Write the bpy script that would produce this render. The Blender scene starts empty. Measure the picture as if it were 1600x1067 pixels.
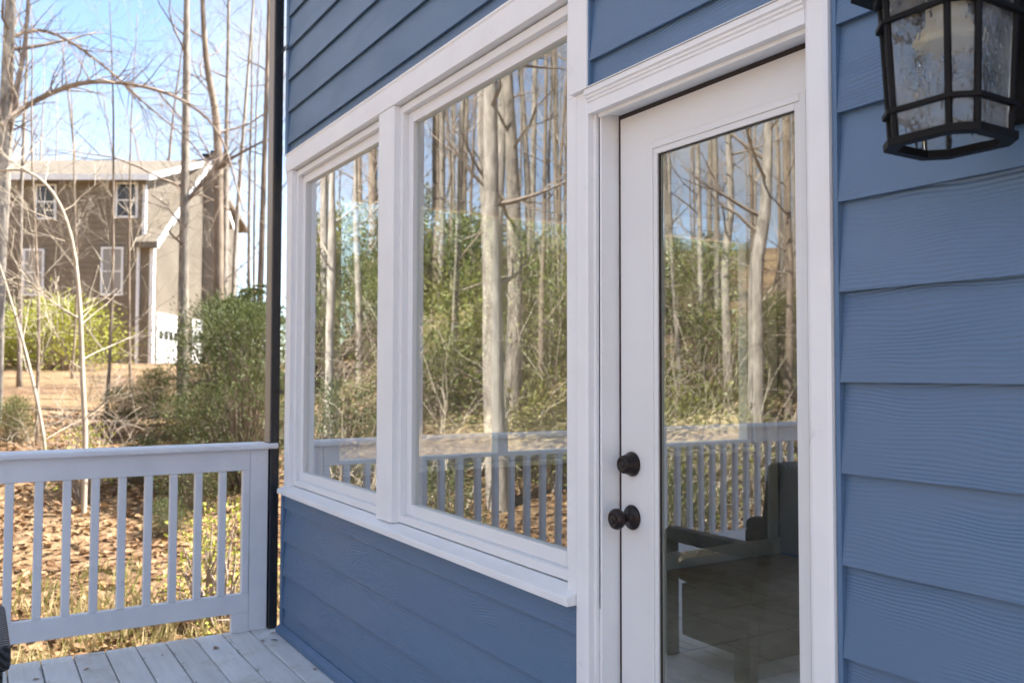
import bpy, math, random
from mathutils import Vector, Matrix, noise
rad = math.radians
random.seed(7)
sc = bpy.context.scene
col = sc.collection

# ------------------------------------------------------------------ camera
CAM = Vector((0.0, -1.4756, 1.4011))
YAW, PITCH, ROLL = 0.5526, 0.0368, 0.0021
FPX = 1368.7                                   # focal length for a 1600 px wide frame
fwd = Vector((-math.cos(YAW)*math.cos(PITCH), math.sin(YAW)*math.cos(PITCH), math.sin(PITCH)))
rgt = fwd.cross(Vector((0, 0, 1))).normalized()
upv = rgt.cross(fwd)
r2 = rgt*math.cos(ROLL) + upv*math.sin(ROLL)
u2 = -rgt*math.sin(ROLL) + upv*math.cos(ROLL)
cam = bpy.data.cameras.new('camera')
cam.sensor_width = 36.0
cam.lens = FPX/1600*36.0
cam.clip_start, cam.clip_end = 0.02, 2000
cam.dof.use_dof = True
cam.dof.focus_distance = 2.2
cam.dof.aperture_fstop = 5.0
cam_o = bpy.data.objects.new('camera', cam); col.objects.link(cam_o)
cam_o.matrix_world = Matrix(((r2.x, u2.x, -fwd.x, CAM.x), (r2.y, u2.y, -fwd.y, CAM.y), (r2.z, u2.z, -fwd.z, CAM.z), (0, 0, 0, 1)))
sc.camera = cam_o

# ------------------------------------------------------------------ sky, sun, exposure
SUN_EL, SUN_AZ = rad(48), rad(18)               # azimuth from +Y towards +X: the sun stands behind the blue house
SKY_STRENGTH = 0.08
world = bpy.data.worlds.new('World'); sc.world = world; world.use_nodes = True
wt = world.node_tree; wn = wt.nodes; wn.clear()
wo = wn.new('ShaderNodeOutputWorld'); bg = wn.new('ShaderNodeBackground')
sky = wn.new('ShaderNodeTexSky'); sky.sky_type = 'NISHITA'; sky.sun_disc = False
sky.sun_elevation = SUN_EL; sky.sun_rotation = SUN_AZ; sky.altitude = 200; sky.dust_density = 0.2; sky.air_density = .85; sky.ozone_density = 1.0
tc = wn.new('ShaderNodeTexCoord'); mp = wn.new('ShaderNodeMapping'); mp.inputs['Scale'].default_value = (1, 1, 2.2)
cn = wn.new('ShaderNodeTexNoise'); cn.inputs['Scale'].default_value = 2.6; cn.inputs['Detail'].default_value = 8; cn.inputs['Roughness'].default_value = .55
cr = wn.new('ShaderNodeValToRGB'); cr.color_ramp.elements[0].position = .38; cr.color_ramp.elements[1].position = .72
mx = wn.new('ShaderNodeMixRGB'); mx.inputs[2].default_value = (2.7, 2.72, 2.8, 1)
wt.links.new(tc.outputs['Generated'], mp.inputs[0]); wt.links.new(mp.outputs[0], cn.inputs['Vector'])
wt.links.new(cn.outputs['Fac'], cr.inputs[0]); wt.links.new(cr.outputs[0], mx.inputs[0])
wt.links.new(sky.outputs[0], mx.inputs[1]); wt.links.new(mx.outputs[0], bg.inputs[0])
bg.inputs[1].default_value = SKY_STRENGTH
wt.links.new(bg.outputs[0], wo.inputs[0])
sun = bpy.data.lights.new('sun', 'SUN'); sun.energy = 3.8; sun.angle = rad(0.5); sun.color = (1, .96, .9)
sun_o = bpy.data.objects.new('sun', sun); col.objects.link(sun_o)
sdir = Vector((math.sin(SUN_AZ)*math.cos(SUN_EL), math.cos(SUN_AZ)*math.cos(SUN_EL), math.sin(SUN_EL)))
sun_o.rotation_euler = sdir.to_track_quat('Z', 'Y').to_euler()
sun_o.location = (0, 0, 20)
sc.view_settings.view_transform = 'Standard'; sc.view_settings.look = 'None'
sc.view_settings.exposure = 2.4; sc.view_settings.gamma = 1
sc.view_settings.use_curve_mapping = False
sc.cycles.use_denoising = True
sc.cycles.max_bounces = 8; sc.cycles.transparent_max_bounces = 16
sc.cycles.glossy_bounces = 4; sc.cycles.diffuse_bounces = 3; sc.cycles.transmission_bounces = 8
sc.cycles.caustics_reflective = False; sc.cycles.caustics_refractive = True
sc.cycles.use_adaptive_sampling = True; sc.cycles.adaptive_threshold = .03; sc.cycles.sample_clamp_indirect = 6

# ------------------------------------------------------------------ places seen from the camera, as points in the world
def at(x, y, depth):
    return CAM + depth*(fwd + (x-800)/FPX*r2 - (y-533.5)/FPX*u2)
def mirrored(x, y, depth):                      # the real place of something seen in the window panes (pane plane y = 0.05)
    p = at(x, y, depth); return Vector((p.x, 0.1-p.y, p.z))

# ------------------------------------------------------------------ materials
def mat(name, base=(.5, .5, .5), rough=.6, spec=.5, metal=0):
    m = bpy.data.materials.new(name); m.use_nodes = True
    b = m.node_tree.nodes['Principled BSDF']
    b.inputs['Base Color'].default_value = (*base, 1); b.inputs['Roughness'].default_value = rough
    b.inputs['Specular IOR Level'].default_value = spec; b.inputs['Metallic'].default_value = metal
    return m
def N(m, t): return m.node_tree.nodes.new(t)
def L(m, a, b): m.node_tree.links.new(a, b)
def bsdf(m): return m.node_tree.nodes['Principled BSDF']
def coords(m, scale=(1, 1, 1), kind='Object', rnd=0.0):
    t = N(m, 'ShaderNodeTexCoord'); p = N(m, 'ShaderNodeMapping'); p.inputs['Scale'].default_value = scale
    L(m, t.outputs[kind], p.inputs[0])
    if rnd:
        oi = N(m, 'ShaderNodeObjectInfo'); mu = N(m, 'ShaderNodeMath'); mu.operation = 'MULTIPLY'; mu.inputs[1].default_value = rnd
        L(m, oi.outputs['Random'], mu.inputs[0]); cb = N(m, 'ShaderNodeCombineXYZ')
        for i in range(3): L(m, mu.outputs[0], cb.inputs[i])
        L(m, cb.outputs[0], p.inputs['Location'])
    return p.outputs[0]
def noisetex(m, vec, scale, detail=4, rough=.5):
    n = N(m, 'ShaderNodeTexNoise'); n.inputs['Scale'].default_value = scale; n.inputs['Detail'].default_value = detail
    n.inputs['Roughness'].default_value = rough
    if vec: L(m, vec, n.inputs['Vector'])
    return n
def ramp(m, fac, stops):
    r = N(m, 'ShaderNodeValToRGB'); e = r.color_ramp.elements
    while len(e) < len(stops): e.new(.5)
    for i, (p, c) in enumerate(stops):
        e[i].position = p; e[i].color = (*c, 1)
    L(m, fac, r.inputs[0]); return r.outputs[0]
def bump(m, h, strength, dist=.01):
    b = N(m, 'ShaderNodeBump'); b.inputs['Strength'].default_value = strength; b.inputs['Distance'].default_value = dist
    L(m, h, b.inputs['Height']); L(m, b.outputs[0], bsdf(m).inputs['Normal']); return b
def varied(name, c0, c1, scale, rough=.8, detail=5, spec=.3, bmp=0, bscale=None, bdist=.01, stretch=(1, 1, 1), rnd=0, kind='Object'):
    m = mat(name, c0, rough, spec); v = coords(m, stretch, kind, rnd); n = noisetex(m, v, scale, detail, .6)
    L(m, ramp(m, n.outputs['Fac'], [(.3, c0), (.7, c1)]), bsdf(m).inputs['Base Color'])
    if bmp:
        n2 = noisetex(m, v, bscale or scale, 6, .65); bump(m, n2.outputs['Fac'], bmp, bdist)
    return m

def siding_material():
    m = mat('blue_siding', (.1, .16, .27), .4, .6)
    v = coords(m, (.4, 1, 1), 'Object', 31.0)
    w = N(m, 'ShaderNodeTexWave'); w.wave_type = 'BANDS'; w.bands_direction = 'Z'
    w.inputs['Scale'].default_value = 38; w.inputs['Distortion'].default_value = 20; w.inputs['Detail'].default_value = 1
    w.inputs['Detail Scale'].default_value = .26; w.inputs['Detail Roughness'].default_value = .5
    L(m, v, w.inputs['Vector'])
    a = noisetex(m, v, 6, 2); am = ramp(m, a.outputs['Fac'], [(.4, (.06, .06, .06)), (.66, (1, 1, 1))])
    mu = N(m, 'ShaderNodeMath'); mu.operation = 'MULTIPLY'
    L(m, w.outputs['Fac'], mu.inputs[0]); L(m, am, mu.inputs[1])
    bump(m, mu.outputs[0], .52, .0028)
    n = noisetex(m, v, 3, 5)
    oi = N(m, 'ShaderNodeObjectInfo'); rv = ramp(m, oi.outputs['Random'], [(0, (.92, .93, .94)), (1, (1.0, 1.0, 1.0))])
    mv = N(m, 'ShaderNodeMixRGB'); mv.blend_type = 'MULTIPLY'; mv.inputs[0].default_value = 1
    L(m, ramp(m, n.outputs['Fac'], [(.3, (.093, .17, .282)), (.7, (.11, .192, .31))]), mv.inputs[1]); L(m, rv, mv.inputs[2])
    L(m, mv.outputs[0], bsdf(m).inputs['Base Color'])
    return m
M = {}
M['siding'] = siding_material()
M['blue_trim'] = varied('blue_trim', (.094, .172, .29), (.112, .196, .318), 8, .5, spec=.5)
M['white'] = varied('white_trim_paint', (.82, .82, .81), (.88, .88, .87), 5, .42, spec=.5, bmp=.05, bscale=60, bdist=.001)
def worn(m, dark, lo, hi, scale):
    # scuffs and grime of their own shape over the paint
    b = bsdf(m); src = b.inputs['Base Color'].links[0].from_socket; v = coords(m, (1, 1, 1), 'Object', 7.0)
    n = noisetex(m, v, scale, 9, .72); f = ramp(m, n.outputs['Fac'], [(lo, (0, 0, 0)), (hi, (1, 1, 1))])
    mm = N(m, 'ShaderNodeMixRGB'); mm.inputs[2].default_value = (*dark, 1); L(m, f, mm.inputs[0]); L(m, src, mm.inputs[1]); L(m, mm.outputs[0], b.inputs['Base Color'])
worn(M['white'], (.62, .6, .55), .62, .8, 9)
M['vinyl'] = mat('white_vinyl', (.82, .82, .81), .35, .5)
M['door_paint'] = varied('door_paint', (.76, .76, .74), (.8, .8, .78), 3, .4, spec=.5, bmp=.08, bscale=90, bdist=.001, stretch=(.2, 1, 1))
M['bronze'] = varied('oil_rubbed_bronze', (.018, .014, .013), (.035, .022, .018), 40, .32, spec=.6)
bsdf(M['bronze']).inputs['Metallic'].default_value = .6
M['strip'] = mat('brown_weatherstrip', (.035, .024, .018), .6)
M['threshold'] = mat('bronze_threshold', (.1, .08, .06), .4, .5, .7)
M['downspout'] = mat('charcoal_downspout', (.03, .032, .037), .16, 1.0)
M['tan_strip'] = mat('plain_tan', (.3, .25, .195), .4, .6)  # even tan for the strip added beside the downspout pipe
M['rail_paint'] = varied('grey_white_rail_paint', (.72, .735, .76), (.82, .83, .845), 4, .55, spec=.35, bmp=.15, bscale=40, bdist=.002, rnd=9)
worn(M['rail_paint'], (.4, .38, .34), .64, .76, 12)
def deck_material():
    m = mat('weathered_white_deck_paint', (.6, .62, .62), .65, .3)
    v = coords(m, (.12, 1, 1), 'Object', 17.0); w = coords(m, (1, 1, 1), 'Object', 5.0)
    n = noisetex(m, v, 30, 6, .6); b = noisetex(m, w, 5, 6, .65)
    g = ramp(m, n.outputs['Fac'], [(.3, (.7, .7, .69)), (.7, (.84, .84, .83))])
    d = ramp(m, b.outputs['Fac'], [(.52, (1, 1, 1)), (.64, (.86, .83, .78)), (.74, (.62, .57, .48))])
    mm = N(m, 'ShaderNodeMixRGB'); mm.blend_type = 'MULTIPLY'; mm.inputs[0].default_value = .9
    L(m, g, mm.inputs[1]); L(m, d, mm.inputs[2]); L(m, mm.outputs[0], bsdf(m).inputs['Base Color'])
    oi = N(m, 'ShaderNodeObjectInfo'); rr_ = ramp(m, oi.outputs['Random'], [(0, (.84, .84, .83)), (1, (1, 1, 1))])
    m3 = N(m, 'ShaderNodeMixRGB'); m3.blend_type = 'MULTIPLY'; m3.inputs[0].default_value = 1
    L(m, mm.outputs[0], m3.inputs[1]); L(m, rr_, m3.inputs[2]); L(m, m3.outputs[0], bsdf(m).inputs['Base Color'])
    bump(m, n.outputs['Fac'], .25, .003); return m
M['deck'] = deck_material()
def pane_material(name, tint, gain):
    m = bpy.data.materials.new(name); m.use_nodes = True; nt = m.node_tree; nt.nodes.clear()
    out = N(m, 'ShaderNodeOutputMaterial'); tr = N(m, 'ShaderNodeBsdfTransparent'); gl = N(m, 'ShaderNodeBsdfGlossy')
    tr.inputs[0].default_value = (*tint, 1); gl.inputs[0].default_value = (.97, .99, 1, 1); gl.inputs['Roughness'].default_value = 0.0
    if gain > 1:
        nz = noisetex(m, coords(m, (1, 1, .6)), 1.7, 1); bp_ = N(m, 'ShaderNodeBump'); bp_.inputs['Strength'].default_value = .12; bp_.inputs['Distance'].default_value = .01
        L(m, nz.outputs['Fac'], bp_.inputs['Height']); L(m, bp_.outputs[0], gl.inputs['Normal'])
    geo = N(m, 'ShaderNodeNewGeometry'); dot = N(m, 'ShaderNodeVectorMath'); dot.operation = 'DOT_PRODUCT'
    L(m, geo.outputs['Normal'], dot.inputs[0]); L(m, geo.outputs['Incoming'], dot.inputs[1])
    def mth(op, a, b=None):
        n = N(m, 'ShaderNodeMath'); n.operation = op
        for i, q in enumerate((a, b)):
            if q is None: continue
            if isinstance(q, (int, float)): n.inputs[i].default_value = q
            else: L(m, q, n.inputs[i])
        return n.outputs[0]
    c = mth('ABSOLUTE', dot.outputs['Value']); p = mth('POWER', mth('SUBTRACT', 1.0, c), 5.0)
    f = mth('ADD', mth('MULTIPLY', p, .91), .09)               # Schlick with a low-e coating
    tot = mth('MULTIPLY', f, gain)                              # the four surfaces of insulated glass act together
    tot = mth('MINIMUM', tot, .93)
    front = mth('SUBTRACT', 1.0, geo.outputs['Backfacing'])
    mixs = N(m, 'ShaderNodeMixShader'); L(m, mth('MULTIPLY', tot, front), mixs.inputs[0])
    L(m, tr.outputs[0], mixs.inputs[1]); L(m, gl.outputs[0], mixs.inputs[2]); L(m, mixs.outputs[0], out.inputs[0])
    return m
M['pane'] = pane_material('insulated_glass', (.93, .975, .95), 3.3)
M['pane_side'] = pane_material('side_window_glass', (.97, .99, .98), .5)
M['pane_far'] = pane_material('window_glass_far', (.75, .8, .8), 2.5)
def lamp_glass():
    m = bpy.data.materials.new('water_glass'); m.use_nodes = True; nt = m.node_tree
    b = bsdf(m); b.inputs['Base Color'].default_value = (.93, .96, .95, 1); b.inputs['Transmission Weight'].default_value = 1
    b.inputs['Roughness'].default_value = .04; b.inputs['IOR'].default_value = 1.35
    v = coords(m, (1, 1, .8), 'Object', 3.0)
    n0 = noisetex(m, v, 16, 1, .4); n = noisetex(m, v, 38, 2, .5)
    ad = N(m, 'ShaderNodeMath'); ad.operation = 'ADD'; L(m, n0.outputs['Fac'], ad.inputs[0]); L(m, n.outputs['Fac'], ad.inputs[1])
    bump(m, ad.outputs[0], .8, .012)
    tl = N(m, 'ShaderNodeBsdfTranslucent'); tl.inputs[0].default_value = (.8, .82, .82, 1); ms = N(m, 'ShaderNodeMixShader')
    df = N(m, 'ShaderNodeBsdfDiffuse'); df.inputs[0].default_value = (.8, .82, .82, 1); ms2 = N(m, 'ShaderNodeMixShader'); ms2.inputs[0].default_value = .5
    L(m, tl.outputs[0], ms2.inputs[1]); L(m, df.outputs[0], ms2.inputs[2])
    L(m, ramp(m, n0.outputs['Fac'], [(.35, (.02, .02, .02)), (.65, (.2, .2, .2))]), ms.inputs[0])
    L(m, b.outputs[0], ms.inputs[1]); L(m, ms2.outputs[0], ms.inputs[2])
    L(m, ms.outputs[0], [x for x in nt.nodes if x.type == 'OUTPUT_MATERIAL'][0].inputs[0]); return m
M['lamp_glass'] = lamp_glass()
M['black_metal'] = varied('black_lantern_metal', (.006, .006, .007), (.011, .01, .01), 30, .5, spec=.15)
M['cream'] = mat('cream_candle_sleeve', (.75, .68, .5), .5)
M['frost'] = mat('frosted_bulb', (.5, .5, .5), .3)
M['int_wall'] = varied('interior_wall_paint', (.3, .285, .25), (.34, .325, .29), 3, .8)
M['int_floor'] = varied('interior_floor_tile', (.36, .28, .19), (.52, .42, .3), 7, .5, bmp=.2, bscale=30, bdist=.004)
M['int_trim'] = mat('interior_trim_white', (.78, .78, .75), .45)
M['core'] = mat('house_sheathing', (.1, .18, .3), .6)
M['roof'] = varied('asphalt_shingle', (.06, .055, .05), (.11, .1, .09), 14, .9, bmp=.4, bscale=40)
def wicker():
    m = mat('dark_wicker', (.03, .03, .035), .45, .5)
    v = coords(m)
    br = N(m, 'ShaderNodeTexWave'); br.wave_type = 'BANDS'; br.bands_direction = 'DIAGONAL'; br.inputs['Scale'].default_value = 26; br.inputs['Distortion'].default_value = .6
    L(m, v, br.inputs['Vector'])
    L(m, ramp(m, br.outputs['Fac'], [(.2, (.008, .008, .01)), (.75, (.06, .062, .07))]), bsdf(m).inputs['Base Color'])
    bump(m, br.outputs['Fac'], 1.0, .004); return m
M['wicker'] = wicker()
M['cushion'] = varied('charcoal_cushion', (.03, .03, .035), (.045, .045, .05), 20, .9)
M['bark_grey'] = varied('grey_bark', (.12, .1, .08), (.4, .345, .28), 15, .9, bmp=.7, bscale=14, bdist=.02, stretch=(1, 1, .25), rnd=13)
M['bark_pale'] = varied('pale_bark', (.2, .17, .14), (.52, .46, .38), 13, .9, bmp=.6, bscale=12, bdist=.02, stretch=(1, 1, .3), rnd=13)
M['bark_brown'] = varied('brown_bark', (.15, .11, .08), (.34, .265, .195), 9, .9, bmp=.7, bscale=14, bdist=.02, stretch=(1, 1, .25), rnd=13)
M['twig'] = varied('twig_bark', (.19, .14, .11), (.36, .29, .225), 3, .9, rnd=5)
M['twig_pale'] = varied('pale_twig_bark', (.33, .27, .2), (.52, .45, .35), 3, .9, rnd=5)
def leafmat(name, c0, c1, rough=.5, trans=.35):
    m = mat(name, c0, rough, .4); nt = m.node_tree
    v = coords(m); n = noisetex(m, v, 6.0, 3); oi = ramp(m, n.outputs['Fac'], [(.3, c0), (.7, c1)])
    L(m, oi, bsdf(m).inputs['Base Color'])
    tl = N(m, 'ShaderNodeBsdfTranslucent'); L(m, oi, tl.inputs[0]); mxs = N(m, 'ShaderNodeMixShader'); mxs.inputs[0].default_value = trans
    out = [x for x in nt.nodes if x.type == 'OUTPUT_MATERIAL'][0]
    L(m, bsdf(m).outputs[0], mxs.inputs[1]); L(m, tl.outputs[0], mxs.inputs[2]); L(m, mxs.outputs[0], out.inputs[0]); return m
M['leaf_bright'] = leafmat('bright_yellow_green_leaf', (.26, .28, .035), (.42, .42, .08))
M['leaf_yellow'] = leafmat('muted_yellow_green_leaf', (.17, .175, .05), (.32, .31, .095))
M['leaf_green'] = leafmat('green_leaf', (.1, .12, .035), (.22, .22, .075))
M['leaf_dark'] = leafmat('evergreen_needles', (.045, .065, .02), (.16, .18, .06), .6, .3)
M['leaf_litter'] = leafmat('dry_oak_leaf', (.15, .075, .032), (.44, .27, .14), .7, .2)
M['leaf_litter_b'] = leafmat('pale_dry_leaf', (.3, .185, .09), (.5, .345, .19), .7, .2)
M['dry_grass'] = leafmat('dry_grass', (.38, .29, .14), (.55, .45, .25), .7, .3)
M['debris'] = leafmat('dark_debris', (.03, .022, .015), (.12, .08, .04), .8, .1)
M['rock'] = varied('mossy_rock', (.03, .027, .022), (.09, .085, .05), 4, .95, bmp=.8, bscale=7, bdist=.05)

# ------------------------------------------------------------------ mesh builder
class MB:
    def __init__(s): s.v = []; s.f = []
    def box(s, x0, x1, y0, y1, z0, z1):
        b = len(s.v)
        s.v += [(x0, y0, z0), (x1, y0, z0), (x1, y1, z0), (x0, y1, z0), (x0, y0, z1), (x1, y0, z1), (x1, y1, z1), (x0, y1, z1)]
        s.f += [tuple(b+i for i in q) for q in ((0, 3, 2, 1), (4, 5, 6, 7), (0, 1, 5, 4), (1, 2, 6, 5), (2, 3, 7, 6), (3, 0, 4, 7))]
        return s
    def prism(s, prof, axis, a0, a1):
        """prof: list of 2D points; axis 'x': prof=(y,z); 'y': prof=(x,z); 'z': prof=(x,y)"""
        def p(q, a): return {'x': (a, q[0], q[1]), 'y': (q[0], a, q[1]), 'z': (q[0], q[1], a)}[axis]
        b = len(s.v); n = len(prof)
        s.v += [p(q, a0) for q in prof] + [p(q, a1) for q in prof]
        s.f += [tuple(b+i for i in range(n)), tuple(b+n+i for i in reversed(range(n)))]
        s.f += [(b+i, b+n+i, b+n+(i+1) % n, b+(i+1) % n) for i in range(n)]
        return s
    def tube(s, pts, radii, sides=6, cap=True):
        b = len(s.v); pts = [Vector(p) for p in pts]; n = len(pts)
        ref = Vector((0, 0, 1))
        d0 = (pts[1]-pts[0])
        if abs(d0.normalized().z) > .9: ref = Vector((1, 0, 0))
        for i, p in enumerate(pts):
            t = (pts[min(i+1, n-1)]-pts[max(i-1, 0)]).normalized()
            a = t.cross(ref)
            a = a.normalized() if a.length > 1e-6 else Vector((1, 0, 0))
            c = t.cross(a)
            for k in range(sides):
                th = 2*math.pi*k/sides
                q = p + radii[i]*(math.cos(th)*a + math.sin(th)*c); s.v.append((q.x, q.y, q.z))
        for i in range(n-1):
            for k in range(sides):
                k2 = (k+1) % sides
                s.f.append((b+i*sides+k, b+i*sides+k2, b+(i+1)*sides+k2, b+(i+1)*sides+k))
        if cap:
            s.f.append(tuple(b+k for k in reversed(range(sides)))); s.f.append(tuple(b+(n-1)*sides+k for k in range(sides)))
        return s
    def lathe(s, c, axis, prof, sides=24):
        """prof: (distance along axis, radius)"""
        c = Vector(c); ax = Vector(axis).normalized(); a = ax.orthogonal().normalized(); e = ax.cross(a); b = len(s.v); n = len(prof)
        for (h, r) in prof:
            for k in range(sides):
                th = 2*math.pi*k/sides; q = c + ax*h + r*(math.cos(th)*a + math.sin(th)*e); s.v.append(tuple(q))
        for i in range(n-1):
            for k in range(sides):
                k2 = (k+1) % sides; s.f.append((b+i*sides+k, b+i*sides+k2, b+(i+1)*sides+k2, b+(i+1)*sides+k))
        s.f.append(tuple(b+k for k in reversed(range(sides)))); s.f.append(tuple(b+(n-1)*sides+k for k in range(sides)))
        return s
    def leaf(s, p, d, nrm, l, w):
        """a pointed leaf blade folded slightly along its rib"""
        d = d.normalized(); sd = d.cross(nrm)
        sd = sd.normalized() if sd.length > 1e-5 else d.orthogonal().normalized()
        n2 = sd.cross(d); b = len(s.v)
        for q in (p, p+d*l*.5+sd*w*.5+n2*w*.15, p+d*l, p+d*l*.5-sd*w*.5+n2*w*.15): s.v.append((q.x, q.y, q.z))
        s.f += [(b, b+1, b+2), (b, b+2, b+3)]
        return s
    def mesh(s, name):
        me = bpy.data.meshes.new(name); me.from_pydata(s.v, [], s.f); me.update(); return me
def fix(me):
    import bmesh
    b = bmesh.new(); b.from_mesh(me); bmesh.ops.recalc_face_normals(b, faces=b.faces); b.to_mesh(me); b.free()
def obj(name, mb, m, parent=None, smooth=False, bevel=0, loc=None):
    me = mb if isinstance(mb, bpy.types.Mesh) else mb.mesh(name)
    if not isinstance(mb, bpy.types.Mesh):
        fix(me) if len(me.polygons) < 4000 else None
        if smooth: me.polygons.foreach_set('use_smooth', [True]*len(me.polygons))
    if m is not None and not me.materials: me.materials.append(m)
    o = bpy.data.objects.new(name, me); col.objects.link(o)
    if loc: o.location = loc
    if parent: o.parent = parent
    if bevel:
        bv = o.modifiers.new('edge', 'BEVEL'); bv.width = bevel; bv.segments = 2; bv.limit_method = 'ANGLE'
    return o
def attach(o, parent):
    o.parent = parent
    if parent.type == 'EMPTY': o.matrix_parent_inverse = Matrix.Translation(-parent.location)
    return o
def thing(name, label, cat, loc=(0, 0, 0), group=None):
    o = bpy.data.objects.new(name, None); col.objects.link(o); o.location = loc
    o['label'] = label; o['category'] = cat
    if group: o['group'] = group
    return o
def tag(o, label=None, cat=None, group=None, kind=None):
    for k, v in (('label', label), ('category', cat), ('group', group), ('kind', kind)):
        if v: o[k] = v
    return o

# ------------------------------------------------------------------ terrain
PROF = [(0, -.95), (5, -.95), (7.6, -.8), (12, -.05), (16, .42), (19, .62), (20.5, .85), (30, 1.35), (39, 1.75), (60, 2.0), (120, 2.2), (700, 2.5)]
def ground_z(x, y):
    d = math.hypot(x, y+1.4756)
    for (a, za), (b, zb) in zip(PROF, PROF[1:]):
        if d <= b:
            z = za+(zb-za)*(d-a)/(b-a); break
    else: z = PROF[-1][1]
    ang = math.degrees(math.atan2(y+1.4756, -x)) if x < 0 else 90
    kf = min(1, max(0, (ang-18)/10 if ang > 0 else (-ang-3)/10)); kf = kf*kf*(3-2*kf)
    z += kf*min(7.5, max(0, d-12)*.17)
    amp = min(1, max(0, (d-5)/6))
    return z + amp*(.16*noise.noise(Vector((x*.23, y*.23, 0))) + .06*noise.noise(Vector((x*.9, y*.9, 3))))
def ground_material():
    m = mat('leaf_covered_soil', (.2, .13, .08), .95, .2)
    v = coords(m); n1 = noisetex(m, v, 9, 6, .7); n2 = noisetex(m, v, .35, 4, .55)
    a = ramp(m, n1.outputs['Fac'], [(.28, (.06, .038, .022)), (.5, (.19, .115, .065)), (.72, (.42, .28, .165))])
    b = ramp(m, n1.outputs['Fac'], [(.3, (.2, .13, .065)), (.7, (.36, .255, .14))])
    mm = N(m, 'ShaderNodeMixRGB'); L(m, ramp(m, n2.outputs['Fac'], [(.45, (0, 0, 0)), (.6, (1, 1, 1))]), mm.inputs[0])
    L(m, a, mm.inputs[1]); L(m, b, mm.inputs[2]); L(m, mm.outputs[0], bsdf(m).inputs['Base Color'])
    bump(m, n1.outputs['Fac'], .9, .05); return m
M['ground'] = ground_material()
def build_ground():
    mb = MB(); rings = [0, 2, 3.5, 5] + [5+.45*i for i in range(1, 40)] + [24, 26, 28, 30, 33, 36, 39, 43, 48, 55, 65, 80, 110, 160, 240, 360, 520, 700]
    na = 180
    mb.v.append((0, -1.4756, -.95))
    for r in rings[1:]:
        for k in range(na):
            t = 2*math.pi*k/na; x, y = r*math.cos(t), -1.4756+r*math.sin(t); mb.v.append((x, y, ground_z(x, y)))
    for k in range(na): mb.f.append((0, 1+k, 1+(k+1) % na))
    for i in range(len(rings)-2):
        for k in range(na):
            k2 = (k+1) % na; a = 1+i*na; b = a+na
            mb.f.append((a+k, b+k, b+k2, a+k2))
    o = obj('ground', mb, M['ground'], smooth=True); o['kind'] = 'structure'
    # the neighbour's dry lawn and drive: a lighter strip a little above the soil
    return o
build_ground()

# ------------------------------------------------------------------ the blue house
house = thing('blue_house', 'blue lap-sided house with white trimmed windows and glazed door', 'house', (-1.5, 2, 0))
def hpart(name, mb, m, parent=None, **k):
    return attach(obj(name, mb, m, **k), parent or house)
XL, XR, YB = -4.75, 2.2, 3.9
# sheathing: front wall around the window and door openings, side wall around its window, back wall, upper storey (unseen above, raised to shade the deck)
w = MB()
w.box(XL, -2.0, 0, .13, -1.1, .76).box(XL, -2.0, 0, .13, 2.5, 2.8).box(-2.07, -1.93, .0005, .1295, .7605, 2.4995)
w.box(-1.9995, -1.14, .0, .13, 2.15, 2.8).box(-1.14, XR, 0, .13, -1.1, 2.8).box(-2.0, -1.14, 0, .13, -1.1, -.02)
w.box(XL, XL+.11, .1305, .22, -1.1, 2.8).box(XL, XL+.11, 3.50, YB-.12, -1.1, 2.8).box(XL, XL+.11, .22, 3.5, -1.1, .86).box(XL, XL+.11, .22, 3.5, 2.44, 2.8)
w.box(XL, -2.0, YB-.12, YB, -1.1, 2.8).box(-.4, XR, YB-.12, YB, -1.1, 2.8).box(-2.0, -.4, YB-.12, YB, -1.1, .3).box(-2.0, -.4, YB-.12, YB, 2.4, 2.8)
w.box(XR-.12, XR, .1305, YB-.1205, -1.1, 2.8)
w.box(XL, XR, 0, YB, 2.801, 5.5)
hpart('wall', w, M['core'])
rf = MB().prism([(-.35, 5.501), (4.2, 5.501), (4.2, 5.6), (1.95, 6.2), (-.35, 5.6)], 'x', XL-.35, XR+.35)  # unseen roof, put over the storey to help shade the deck
hpart('roof', rf, M['roof'])  # unseen roof, added to help shade the deck
# interior skin
i_ = MB().box(XL+.113, XR-.13, .14, YB-.13, -.06, .045)
fl = hpart('floor', i_, M['int_floor'])
tl = MB()
ti = 0
for ix in range(12):
    for iy in range(8):
        x0 = XL+.14+ix*.46; y0 = .16+iy*.46+(.23 if ix % 2 else 0)
        if y0+.45 < YB-.14 and x0 < -1.0:
            t_ = MB().box(x0, x0+.453, y0, y0+.453, .0455, .0525+.001*random.random()); hpart('floor_tile', t_, M['int_floor'])
iw = MB()
iw.box(XL+.1105, XL+.118, .14, .225, .06, 2.74).box(XL+.1105, XL+.118, 3.495, YB-.131, .06, 2.74).box(XL+.1105, XL+.118, .225, 3.495, .06, .865).box(XL+.1105, XL+.118, .225, 3.495, 2.435, 2.74)
iw.box(XL+.12, -2.005, YB-.131, YB-.1215, .06, 2.74).box(-.395, XR-.13, YB-.131, YB-.1215, .06, 2.74).box(-2.005, -.395, YB-.131, YB-.1215, 2.405, 2.74).box(-2.005, -.395, YB-.131, YB-.1215, .06, .295)
hpart('interior_wall', iw, M['int_wall'])
hpart('ceiling', MB().box(XL+.12, XR-.13, .14, YB-.132, 2.742, 2.78), M['int_wall'])
hpart('baseboard', MB().box(XL+.1185, XL+.133, .15, YB-.14, .053, .17), M['int_trim'])
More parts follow.
